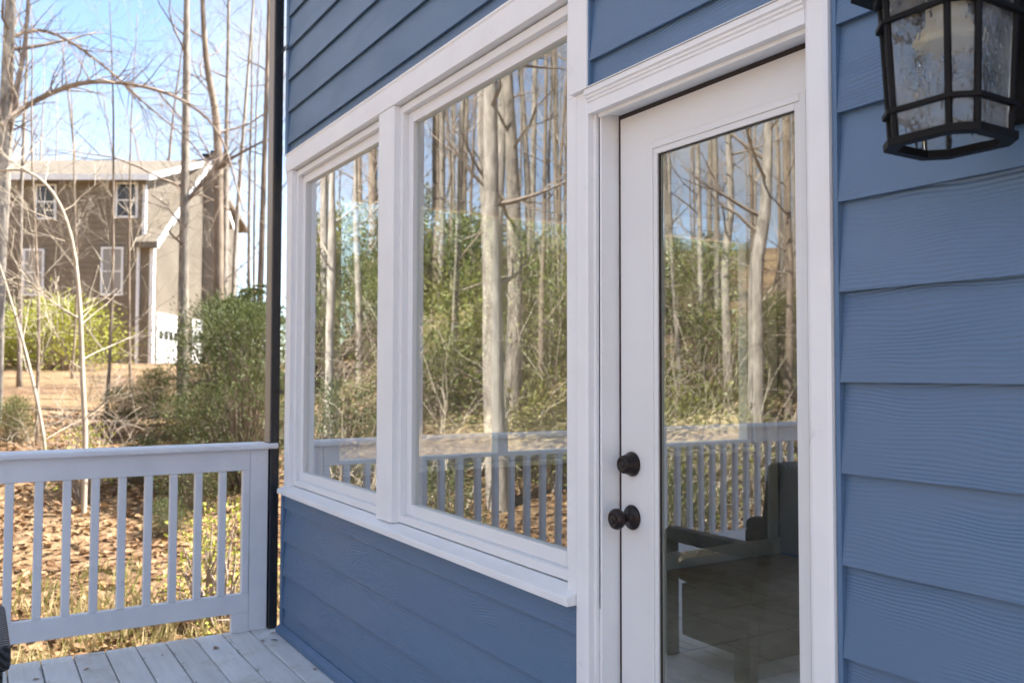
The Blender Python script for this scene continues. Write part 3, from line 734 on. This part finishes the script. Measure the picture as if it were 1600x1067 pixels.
for i, (h, r, first, nb_, m, tm, blen, up) in enumerate([(17, .16, .3, 13, 'bark_grey', 'twig', .2, .06), (20, .19, .4, 12, 'bark_brown', 'twig', .17, .06), (14, .10, .2, 14, 'bark_grey', 'twig', .2, .1), (18, .14, .45, 10, 'bark_pale', 'twig', .19, .08), (11, .06, .15, 12, 'bark_brown', 'twig_pale', .22, .08), (22, .23, .35, 14, 'bark_grey', 'twig', .18, .05)]):
    a, b = tree_parts(100+i, h, r, first, nb_, (random.gauss(0, .02), random.gauss(0, .02)), .28, None, blen, 2, 5, None, up)
    me = a.mesh('trunk'); me.polygons.foreach_set('use_smooth', [True]*len(me.polygons)); me.materials.append(M[m])
    mc = b.mesh('crown'); mc.materials.append(M[tm]); VAR.append((me, mc, h, r))
def place_tree(var, loc, scale, rz, label, group=None, width=None):
    me, mc, h, r = VAR[var]
    o = thing('bare_tree', label, 'tree', loc, group); o.rotation_euler[2] = rz; o.scale = (scale*(width or .7), scale*(width or .7), scale)
    for nme, m_ in (('trunk', me), ('crown', mc)):
        c = bpy.data.objects.new(nme, m_); col.objects.link(c); c.parent = o
    return o
def own_tree(label, path, r, seed, bark, twig='twig', first=.3, nb_=9, blen=.2, limbs=(), kids=4, group=None, radii=None):
    """a tree with its own traced trunk; path in world points, first point at the ground"""
    base = path[0].copy(); rel = [p-base for p in path]
    o = thing('bare_tree', label, 'tree', base, group)
    a, b = tree_parts(seed, 0, r, first, nb_, path=rel, blen=blen, kids=kids, radii=radii)
    tr = obj('trunk', a, M[bark], o, smooth=True)
    rng = random.Random(seed+5)
    for lp, lr in limbs:
        q = [p-base for p in lp]; n = len(q); rr_ = [lr*(1-.75*i/(n-1)) for i in range(n)]
        b.tube(q, rr_, 6, cap=False)
        for k in range(n*2):
            i = rng.randrange(0, n-1); p0 = q[i].lerp(q[i+1], rng.random()); dd = (q[i+1]-q[i]).normalized()
            ax = Vector((rng.gauss(0, 1), rng.gauss(0, 1), rng.gauss(.2, 1)))
            grow(b, p0, dd*.7+ax.normalized()*.6, rng.uniform(.4, 1.2), rr_[i]*.4, 1, rng, 3, .02, 3, 4)
    obj('crown', b, M[twig], o)
    return o
def smooth_path(pts, n=5):
    out = []
    for i in range(len(pts)-1):
        p0 = pts[max(i-1, 0)]; p1 = pts[i]; p2 = pts[i+1]; p3 = pts[min(i+2, len(pts)-1)]
        for k in range(n):
            t = k/n
            out.append(.5*((2*p1)+(p2-p0)*t+(2*p0-5*p1+4*p2-p3)*t*t+(3*p1-p0-3*p2+p3)*t**3))
    out.append(pts[-1].copy()); return out
def trace(pxs, depth, wob=0.0, ground=True, view=at):
    ps = [view(x, y, depth + wob*math.sin(i*1.7)) for i, (x, y) in enumerate(pxs)]
    if ground:
        g = ps[0].copy(); g.z = ground_z(g.x, g.y)-.15
        if g.z < ps[0].z: ps.insert(0, g)
    return smooth_path(ps)
own_tree('pale thick leaning trunk at the far left with an arching limb', trace([(-14, 690), (-6, 450), (6, 250), (14, 60), (22, -150), (26, -420)], 15), .16, 1, 'bark_pale', 'twig', .4, 9, .18,
         limbs=[(trace([(2, 300), (20, 170), (40, 60), (50, -120)], 15, 0, False), .07), (trace([(2, 195), (55, 158), (130, 130), (215, 134), (290, 160), (345, 215), (380, 330)], 14.6, .3, False), .05),
                (trace([(12, 60), (60, 48), (110, 66), (170, 110), (230, 165), (300, 225), (330, 270)], 15, .3, False), .035)])
own_tree('straight grey trunk standing in front of the garage doors', trace([(284, 690), (285, 590), (287, 400), (291, 150), (292, -60), (296, -400)], 17), .125, 2, 'bark_grey', 'twig', .35, 10, .17,
         limbs=[(trace([(288, 320), (330, 270), (375, 240), (425, 215)], 17, .3, False), .05)])
own_tree('crooked brown trunk right of the garage doors', trace([(342, 690), (341, 520), (342, 330), (338, 190), (322, 90), (316, -60), (322, -380)], 18), .12, 3, 'bark_brown', 'twig', .4, 10, .17)
own_tree('slender straight trunk between crooked trunk and house corner', trace([(349, 690), (350, 500), (353, 250), (357, 20), (360, -330)], 19.5), .075, 4, 'bark_grey', 'twig', .3, 10, .15)
own_tree('thin trunk leaning right towards the downspout', trace([(360, 690), (366, 420), (380, 210), (396, 0), (412, -260)], 18.5), .055, 5, 'bark_pale', 'twig', .3, 10, .15)
own_tree('brown trunk just left of the downspout', trace([(398, 690), (405, 500), (413, 250), (420, 0), (424, -330)], 16), .07, 6, 'bark_brown', 'twig', .4, 9, .15)
own_tree('pale drooping sapling arching over the shrubs at left', trace([(133, 690), (129, 590), (124, 470), (112, 375), (88, 310), (50, 272), (0, 268), (-60, 300)], 10), .032, 7, 'twig_pale', 'twig_pale', .15, 14, .32,
         limbs=[(trace([(126, 500), (80, 470), (30, 420), (0, 350)], 10, .2, False), .014)], kids=3)
own_tree('thin pale sapling bent over at the left edge', trace([(70, 700), (50, 590), (20, 480), (-15, 380), (-60, 330)], 11), .025, 8, 'twig_pale', 'twig_pale', .1, 12, .3, kids=3)
# trees seen in the window panes
def rtree(label, pxs, depth, w, seed, bark, first=.4, nb_=10, limbs=()):
    p = trace(pxs, depth, 0, True, mirrored); return own_tree(label, p, w*depth/FPX/2, seed, bark, 'twig', first, nb_, .16, limbs)
rtree('tall pale thick trunk reflected in the wide window', [(778, 800), (772, 600), (769, 400), (768, 150), (766, -150), (766, -500)], 11.5, 42, 21, 'bark_pale', .45, 10)
rtree('thick grey trunk beside the pale one, reflected in the wide window', [(800, 800), (803, 600), (806, 450), (800, 250), (792, 60), (786, -300)], 13, 34, 22, 'bark_grey', .45, 10)
rtree('dark slender trunk reflected at the left of the wide window', [(657, 800), (656, 500), (652, 200), (650, -200)], 12, 12, 23, 'bark_brown')
rtree('slender trunk with many branches reflected left of the thick pale trunk', [(712, 800), (716, 500), (722, 250), (728, 50), (735, -300)], 15, 13, 24, 'bark_grey', .25, 14)
rtree('slender brown trunk reflected right of the two thick trunks', [(846, 800), (848, 500), (852, 250), (856, -200)], 15, 12, 25, 'bark_brown', .3, 12)
rtree('pale trunk reflected in the narrow left light', [(519, 800), (518, 500), (522, 250), (524, -200)], 13, 17, 26, 'bark_pale')
rtree('grey trunk reflected beside the mullion in the narrow left light', [(562, 800), (560, 500), (558, 200), (560, -200)], 16, 12, 27, 'bark_grey')
rtree('crooked pale trunk reflected in the middle of the door glass', [(1140, 800), (1138, 600), (1132, 420), (1140, 320), (1136, 200), (1142, 80), (1140, -300)], 14, 17, 28, 'bark_pale')
rtree('thick sinuous trunk reflected in the right of the door glass', [(1180, 800), (1182, 600), (1180, 430), (1192, 330), (1196, 220), (1198, 100), (1204, -300)], 13, 28, 29, 'bark_pale')
rtree('thin dark trunk reflected at the right edge of the door glass', [(1230, 800), (1231, 500), (1228, 250), (1226, -200)], 15, 14, 30, 'bark_brown')
rtree('thin grey trunk reflected in the left of the door glass', [(1062, 800), (1058, 600), (1048, 400), (1044, 150), (1040, -300)], 14, 10, 31, 'bark_grey')
rtree('pale slim trunk reflected left of the crooked one in the door glass', [(1092, 800), (1093, 500), (1090, 250), (1088, -250)], 17, 13, 32, 'bark_pale')
# the wood behind: copies of six kinds
rng = random.Random(11)
LB = ['tall grey bare tree in the wood behind', 'tall brown bare tree in the wood behind', 'branchy young bare tree in the wood behind', 'pale barked bare tree in the wood behind', 'thin brown sapling in the wood behind', 'big old bare tree in the wood behind']
def far_tree(ang, dist, kind=None):
    """ang: degrees from straight along the wall (-x), positive towards +y"""
    a = rad(ang); x = -dist*math.cos(a); y = -1.4756+dist*math.sin(a)
    if 18 < ang < 36 and dist > 24: return                 # open ground on the sunny side of the neighbour's gable
    v = rng.choices(range(6), (3, 3, 3, 2, 2, 1))[0]
    s = rng.uniform(.85, 1.2)
    if kind is not None: v = kind
    where = ('beyond the side window' if ang > 19 else "behind the neighbour's house" if dist > 50 else 'reflected in the narrow left light' if ang > -19 else 'reflected in the wide window' if ang > -33 else 'opposite the door casing' if ang > -37.5 else 'reflected in the door glass' if ang > -51 else 'opposite the wall lantern')
    kd = ('tall grey bare tree', 'tall brown bare tree', 'branchy young bare tree', 'pale barked bare tree', 'thin brown bare sapling', 'big old bare tree')[v]
    place_tree(v, (x, y, ground_z(x, y)-.1), s, rng.uniform(0, 6.28), kd+' in the wood '+where, 'wood '+where+': '+kd)
for i in range(12): far_tree(-rng.uniform(15.5, 25), 16+26*rng.random(), rng.choice((2, 4, 1, 0)))
for i in range(38):                                   # in front of the panes (seen reflected)
    far_tree(-rng.uniform(17, 60), 20+32*rng.random()**.8)
for i in range(40):
    a_ = -rng.uniform(17, 60); far_tree(a_, 13+20*rng.random(), rng.choice((2, 4, 4, 3)))
for i in range(22): far_tree(rng.uniform(20, 52), 16+28*rng.random())    # beyond the side window
for i in range(16): far_tree(rng.uniform(1.5, 19), rng.uniform(56, 80))
for ang, dist, v in ((15.4, 27, 4), (16.3, 23, 2), (13.2, 33, 4)): far_tree(ang, dist, v)       # behind the neighbour's house
for i in range(22): far_tree(rng.uniform(-17, -3), 15+27*rng.random())

# ------------------------------------------------------------------ shrubs
def leafy(seed, rx, rz, nclump, nleaf, ll, lw, base=.05, flat=.5, clump=.3):
    r = random.Random(seed); lf = MB(); st = MB()
    for c in range(nclump):
        th = r.uniform(0, 6.283); rr_ = rx*math.sqrt(r.random()); ph = r.random()
        cz = base+rz*(ph**.8); cr_ = rr_*math.sqrt(max(.08, 1-(max(0, cz/(base+rz)-.35)/.65)**2))
        cpt = Vector((cr_*math.cos(th), cr_*math.sin(th), cz))
        root = Vector((cpt.x*.12, cpt.y*.12, -.1)); mid = root.lerp(cpt, .5)+Vector((r.gauss(0, .08), r.gauss(0, .08), .1))
        st.tube([root, mid, cpt], [.012, .009, .004], 4, cap=False)
        out = Vector((cpt.x, cpt.y, .35*rz)).normalized()
        for k in range(nleaf):
            o_ = Vector((r.gauss(0, clump), r.gauss(0, clump), r.gauss(0, clump*.7)))
            d = (o_.normalized()+out*.5+Vector((0, 0, r.uniform(-.3, .4)))).normalized()
            nn = Vector((r.gauss(0, flat), r.gauss(0, flat), 1))
            lf.leaf(cpt+o_, d, nn, ll*r.uniform(.7, 1.25), lw*r.uniform(.8, 1.2))
    return lf, st
for (px, dd, sc_, v, lab) in ((60, 13, .6, 4, 'slim sapling in front of the left windows of the tan house'), (165, 15, .7, 4, 'slim sapling in front of the right windows of the tan house'), (205, 20, .8, 4, 'slim bare sapling just left of the garage wing corner'), 
                      (30, 21, .8, 2, 'branchy young tree at the left end of the tan house'), (388, 24, .8, 2, 'branchy young tree left of the downspout'), (112, 24, .8, 4, 'slim sapling above the bright bush')):
    p = at(px, 600, dd); place_tree(v, (p.x, p.y, ground_z(p.x, p.y)-.1), sc_, px*.7, lab, None, .75)
def shrub_mesh(args, lm, sm='twig'):
    a, b = leafy(*args); m1 = a.mesh('foliage'); m1.materials.append(M[lm]); m2 = b.mesh('stems'); m2.materials.append(M[sm]); return m1, m2
def place_shrub(pair, loc, s, rz, label, name='leafy_shrub', group=None, cat='shrub', sz=1):
    o = thing(name, label, cat, loc, group); o.scale = (s, s, s*sz); o.rotation_euler[2] = rz
    for nme, m_ in (('foliage', pair[0]), ('stems', pair[1])):
        c = bpy.data.objects.new(nme, m_); col.objects.link(c); c.parent = o
    return o
SH = {'yellow': shrub_mesh((3, 1.6, 1.7, 120, 34, .12, .055, .1, .8, .24), 'leaf_yellow'),
      'green': shrub_mesh((4, 1.2, 2.2, 190, 30, .085, .04, .1, .7, .2), 'leaf_green'),
      'dark': shrub_mesh((5, 1.2, 2.0, 180, 30, .085, .036, .1, .7, .2), 'leaf_dark'),
      'sprig': shrub_mesh((6, .35, .8, 26, 16, .045, .028, .1, .8, .09), 'leaf_bright'),
      'bright': shrub_mesh((13, 1.6, 1.7, 120, 34, .12, .055, .1, .8, .24), 'leaf_bright'),
      'hemlock': shrub_mesh((9, 1.5, 2.6, 210, 70, .1, .02, .1, .5, .2), 'leaf_dark')}
def gpt(x, y, d, view=at):
    p = view(x, y, d); p.z = ground_z(p.x, p.y)-.05; return p
place_shrub(SH['bright'], gpt(100, 560, 30), 1.25, .4, 'bright yellow-green bush in front of the tan house')
place_shrub(SH['bright'], gpt(40, 560, 31), 1.0, 2.4, 'smaller yellow-green bush left of the bright one')
place_shrub(SH['dark'], gpt(8, 540, 34), 1.1, 1.4, 'dark green bush behind the yellow one at the left edge')
# conifer by the house corner: tiers of drooping sprays
def conifer(seed, h, w, nb_=70):
    r = random.Random(seed); tb = MB().tube([(0, 0, -.2), (.02, .0, h*.5), (0, .03, h*.98)], [.06, .04, .008], 8); lf = MB()
    for k in range(nb_):
        t = (k+r.random())/nb_; z = h*(.04+.94*t); ln = w*(.22+.78*(1-t)**.6)*r.uniform(.4, 1.25)+.1; a = r.uniform(0, 6.283)
        d = Vector((math.cos(a), math.sin(a), r.uniform(-.05, .5))); pts = []
        for i in range(6):
            u_ = i/5; pts.append(Vector((0, 0, z))+d*ln*u_+Vector((0, 0, -.35*ln*u_*u_)))
        tb.tube(pts, [.012, .01, .008, .006, .004, .003], 3, cap=False)
        sd = Vector((-d.y, d.x, 0))
        for j in range(int(44*ln)+14):
            u_ = r.uniform(.15, 1); i = min(int(u_*5), 4); p = pts[i].lerp(pts[i+1], u_*5-i)
            side = r.choice((-1, 1)); spray = .34*ln*(1.15-u_)+.1
            for q in range(5):
                pp = p+sd*side*spray*q/5*r.uniform(.8, 1.1)+Vector((0, 0, -.05*q*spray))
                lf.leaf(pp, (sd*side+d*r.uniform(.1, .9)+Vector((0, 0, r.uniform(-.4, .15)))).normalized(), Vector((r.gauss(0, .3), r.gauss(0, .3), 1)), r.uniform(.07, .13), r.uniform(.022, .042))
    m1 = lf.mesh('foliage'); m1.materials.append(M['leaf_dark']); m2 = tb.mesh('trunk'); m2.materials.append(M['bark_brown']); return m1, m2
CON = [conifer(1, 3.3, 1.35, 95), conifer(2, 2.4, 1.5, 75)]
def place_con(i, loc, s, rz, label):
    o = thing('conifer', label, 'tree', loc); o.scale = (s, s, s); o.rotation_euler[2] = rz
    for nme, m_ in (('crown', CON[i][0]), ('trunk', CON[i][1])):
        c = bpy.data.objects.new(nme, m_); col.objects.link(c); c.parent = o
place_con(0, gpt(398, 600, 14.5), .8, 2.6, 'feathery hemlock half hidden by the downspout')
for x, d, k_, rz, sz, lab in ((385, 11.5, .72, .3, 1.2, 'loose olive green hemlock beside the downspout'), (326, 13.0, .5, 1.7, .75, 'lower spreading evergreen in front of the garage doors'), (352, 15.5, .85, 2.9, 1.0, 'soft evergreen between the two trunks right of the garage')):
    place_shrub(SH['hemlock'], gpt(x, 600, d), k_, rz, lab, 'evergreen_shrub', sz=sz)
# leafy evergreens that show in the glass
k = 0
for (x, d, s, kind, lab) in ((672, 13, 1.5, 'green', 'green bush reflected at the left of the wide window'), (735, 16, 1.7, 'yellow', 'yellow-green bush reflected left of the thick trunks'),
    (865, 13, 1.3, 'yellow', 'yellow-green bush reflected at the right of the wide window'), (830, 18, 1.8, 'green', 'green bush reflected behind the thick trunks'),
    (545, 12, 1.2, 'dark', 'dark green bush reflected in the narrow light'), (580, 17, 1.5, 'green', 'green bush reflected beside the mullion'),
    (1050, 12, 1.4, 'yellow', 'yellow-green bush reflected at the left of the door glass'), (1110, 15, 1.6, 'green', 'green bush reflected in the middle of the door glass'),
    (1040, 9.5, .9, 'dark', 'low dark bush reflected behind the railing in the door glass'), (1215, 17, 1.4, 'green', 'green bush reflected at the right of the door glass'),
    (690, 9.5, .8, 'dark', 'low dark bush reflected behind the railing in the wide window'), (900, 16, 1.6, 'green', 'tall green bush reflected near the door casing'), (960, 14, 1.5, 'yellow', 'broad yellow-green bush standing opposite the door casing'),
    (620, 20, 2.0, 'green', 'tall green bush standing opposite the window mullion')):
    place_shrub(SH[kind], gpt(x, 600, d, mirrored), s*.58, k*1.3, lab); k += 1
for i, (a0, d0, s0, kd, lab) in enumerate(((-7.5, 17, .9, 'green', 'olive bush reflected at the left edge of the narrow light'), (-9, 23, 1.3, 'dark', 'dark bush reflected beside the left jamb of the narrow light'), (-12, 19, 1.0, 'green', 'small olive bush reflected low in the narrow light'), (-6, 28, 1.4, 'yellow', 'far yellow-green bush reflected beside the left jamb'), (-14, 26, 1.4, 'yellow', 'far yellow-green bush reflected in the middle of the narrow light'), (-19.5, 17, 1.15, 'yellow', 'yellow-green bush reflected in the left half of the narrow light'), (-21.5, 21, 1.3, 'dark', 'dark green bush reflected in the middle of the narrow light'), (-18.5, 26, 1.5, 'green', 'broad olive bush reflected far back in the narrow light'), (-23, 27, 1.5, 'yellow', 'broad yellow-green bush reflected far back in the narrow light'))):
    x = -d0*math.cos(rad(a0)); y = -1.4756+d0*math.sin(rad(a0)); place_shrub(SH[kd], (x, y, ground_z(x, y)-.05), s0, i*1.9, lab)
UL = ['olive green undergrowth bush on the wooded slope across the deck', 'yellow-green undergrowth bush on the wooded slope across the deck', 'dark green undergrowth bush on the wooded slope across the deck']
for i in range(40):
    a = -rad(rng.uniform(16, 60)); d = rng.uniform(12, 40); x = -d*math.cos(a); y = -1.4756+d*math.sin(a); v = rng.choice((0, 0, 1, 1, 1, 2))
    place_shrub(SH[('green', 'yellow', 'dark')[v]], (x, y, ground_z(x, y)-.05), rng.uniform(.3, .95), i*.7, UL[v], group='undergrowth across the deck: '+('olive', 'yellow-green', 'dark')[v])
for i in range(22):
    a = rad(rng.uniform(21, 52)); d = rng.uniform(13, 30); x = -d*math.cos(a); y = -1.4756+d*math.sin(a)
    place_shrub(SH[('green', 'yellow', 'green')[i % 3]], (x, y, ground_z(x, y)-.05), rng.uniform(1.0, 1.9), i, ('green bush outside the side window', 'yellow-green bush outside the side window', 'green bush outside the side window')[i % 3], group=('green bushes outside the side window', 'yellow bushes outside the side window', 'green bushes outside the side window')[i % 3])
place_shrub(SH['sprig'], gpt(350, 900, 7.4), 1.15, 0, 'small sprig of bright green leaves behind the last balusters', 'sapling', cat='sapling')
place_shrub(SH['sprig'], gpt(320, 900, 7.8), .8, 2, 'low bright green sprig left of the taller one', 'sapling', cat='sapling')
for i, (x, d, s_, kd, lab) in enumerate(((190, 15, .35, 'dark', 'low dark bush on the bank above the handrail middle'), (240, 17, .4, 'green', 'low olive bush on the bank left of the hemlocks'), (20, 13, .3, 'green', 'low olive bush on the bank at the left edge'), (225, 11.5, .3, 'dark', 'small dark evergreen just behind the upper rail'), (300, 10.5, .35, 'dark', 'dark evergreen bush showing between the right balusters'), (262, 9.6, .2, 'dark', 'small dark bush between the middle balusters'))):
    place_shrub(SH[kd], gpt(x, 650, d), s_, i*1.1, lab)
place_shrub(SH['sprig'], gpt(135, 740, 10.5), 1.0, 2, 'small green sapling under the handrail at left', 'sapling', cat='sapling')

# bare brush
def brush(seed, n, h, w):
    r = random.Random(seed); b = MB()
    for k in range(n):
        a = r.uniform(0, 6.283); d = Vector((math.cos(a)*r.uniform(.1, .6), math.sin(a)*r.uniform(.1, .6), 1))
        grow(b, Vector((r.gauss(0, w), r.gauss(0, w), -.1)), d, h*r.uniform(.6, 1.2), .009, 1, r, 4, .1, 4, 6, .02)
    m = b.mesh('twigs'); return m
BR = [brush(i, 16, 1.5, .35) for i in range(3)]
for i, m in enumerate(BR): m.materials.append(M[('twig_pale', 'twig', 'twig_pale')[i]])
BL = ['tangle of bare pale twigs on the bank behind the handrail', 'bare brown brush on the bank behind the handrail', 'arching bare pale shrub on the bank behind the handrail']
for i in range(6):
    p = gpt(rng.uniform(-40, 260), 650, rng.uniform(11, 20)); v = i % 3
    o = bpy.data.objects.new('bare_shrub', BR[v]); col.objects.link(o); o.location = p; o.rotation_euler[2] = rng.uniform(0, 6); s = rng.uniform(.45, .9); o.scale = (s, s, s)
    tag(o, BL[v], 'shrub', 'bare shrubs on the bank: '+('pale tangles', 'brown brush', 'pale arching shrubs')[v])
for i in range(30):
    p = gpt(rng.uniform(480, 1250), 650, rng.uniform(10, 24), mirrored); v = i % 3
    o = bpy.data.objects.new('bare_shrub', BR[v]); col.objects.link(o); o.location = p; o.rotation_euler[2] = rng.uniform(0, 6); s = rng.uniform(.8, 1.9); o.scale = (s, s, s)
    tag(o, ['pale twiggy shrub reflected in the glass', 'brown twiggy shrub reflected in the glass', 'pale arching shrub reflected in the glass'][v], 'shrub', 'twiggy shrubs in the reflection: '+('pale', 'brown', 'arching')[v])

# ------------------------------------------------------------------ leaf litter and dry grass
def litter(name, seed, n, lm, amin, amax, dmin, dmax, label):
    r = random.Random(seed); mb = MB()
    for i in range(n):
        a = rad(r.uniform(amin, amax)); d = math.sqrt(r.uniform(dmin**2, dmax**2)) if r.random() < .55 else r.uniform(dmin, dmax)
        x = -d*math.cos(a); y = -1.4756+d*math.sin(a)
        if x > -5.05 and y > DY-.1: continue
        z = ground_z(x, y)+r.uniform(.0, .05); t = r.uniform(0, 6.283)
        mb.leaf(Vector((x, y, z)), Vector((math.cos(t), math.sin(t), r.gauss(0, .3))), Vector((r.gauss(0, .45), r.gauss(0, .45), 1)), r.uniform(.07, .15), r.uniform(.04, .08))
    o = obj(name, mb, M[lm]); tag(o, label, 'leaves', kind='stuff'); return o
litter('leaf_litter', 1, 26000, 'leaf_litter', -62, 22, 6.2, 19, 'brown fallen leaves covering the slope')
litter('leaf_litter', 2, 10000, 'leaf_litter_b', -62, 22, 6.2, 17, 'pale fallen leaves scattered over the slope')
def grass(name, seed, n, lm, amin, amax, dmin, dmax, h, label):
    r = random.Random(seed); mb = MB()
    for i in range(n):
        a = rad(r.uniform(amin, amax)); d = r.uniform(dmin, dmax); x = -d*math.cos(a); y = -1.4756+d*math.sin(a)
        if x > -5.05 and y > DY-.1: continue
        if noise.noise(Vector((x*1.1, y*1.1, 9))) < -.05: continue
        z = ground_z(x, y)-.02; t = r.uniform(0, 6.283)
        mb.leaf(Vector((x, y, z)), Vector((math.cos(t)*.45, math.sin(t)*.45, 1)), Vector((math.cos(t+1), math.sin(t+1), .2)), h*r.uniform(.5, 1.3), r.uniform(.008, .018))
    o = obj(name, mb, M[lm]); tag(o, label, 'grass', kind='stuff')
grass('dry_grass', 3, 5000, 'dry_grass', -12, 20, 5.6, 8.6, .24, 'dry straw coloured grass and stalks below the deck')
grass('green_grass', 4, 4500, 'leaf_yellow', -12, 20, 5.6, 9.5, .2, 'short green weeds below the deck')

# fallen bits on the deck
for i, (x, y) in enumerate(((437, 999), (459, 1001), (494, 1027), (492, 1043), (420, 989), (471, 1001), (505, 1029), (340, 1013), (254, 1022), (412, 999), (63, 1059), (130, 1047), (332, 1014))):
    v = fwd + (x-800)/FPX*r2 - (y-533.5)/FPX*u2; t = (0.002-CAM.z)/v.z; p = CAM+v*t
    mb = MB().leaf(Vector((0, 0, 0)), Vector((1, .2, .12)), Vector((.1, -.1, 1)), random.uniform(.03, .055), random.uniform(.012, .026))
    o = obj('fallen_leaf', mb, M['leaf_litter']); o.location = p; o.rotation_euler[2] = random.uniform(0, 6); tag(o, 'small dry leaf scrap lying on the white deck boards', 'leaf', 'leaf scraps on the deck')

# needles and crumbs caught in the deck joints
r = random.Random(5); mb = MB()
for i in range(1400):
    e = r.choice(edges[1:16]); x = r.uniform(-4.88, -2.2); t = r.uniform(-.5, .5) if r.random() < .75 else r.uniform(-1.5, 1.5)
    if noise.noise(Vector((x*3, e*9, 2))) < .05 and e < -.03: continue
    mb.leaf(Vector((x, e+r.gauss(0, .004 if r.random() < .8 else .03), .003)), Vector((math.cos(t), math.sin(t), r.uniform(0, .25))), Vector((r.gauss(0, .2), r.gauss(0, .2), 1)), r.uniform(.008, .03), r.uniform(.003, .008))
o = obj('leaf_debris', mb, M['debris']); tag(o, 'dark needles and crumbs caught in the deck joints', 'debris', kind='stuff')
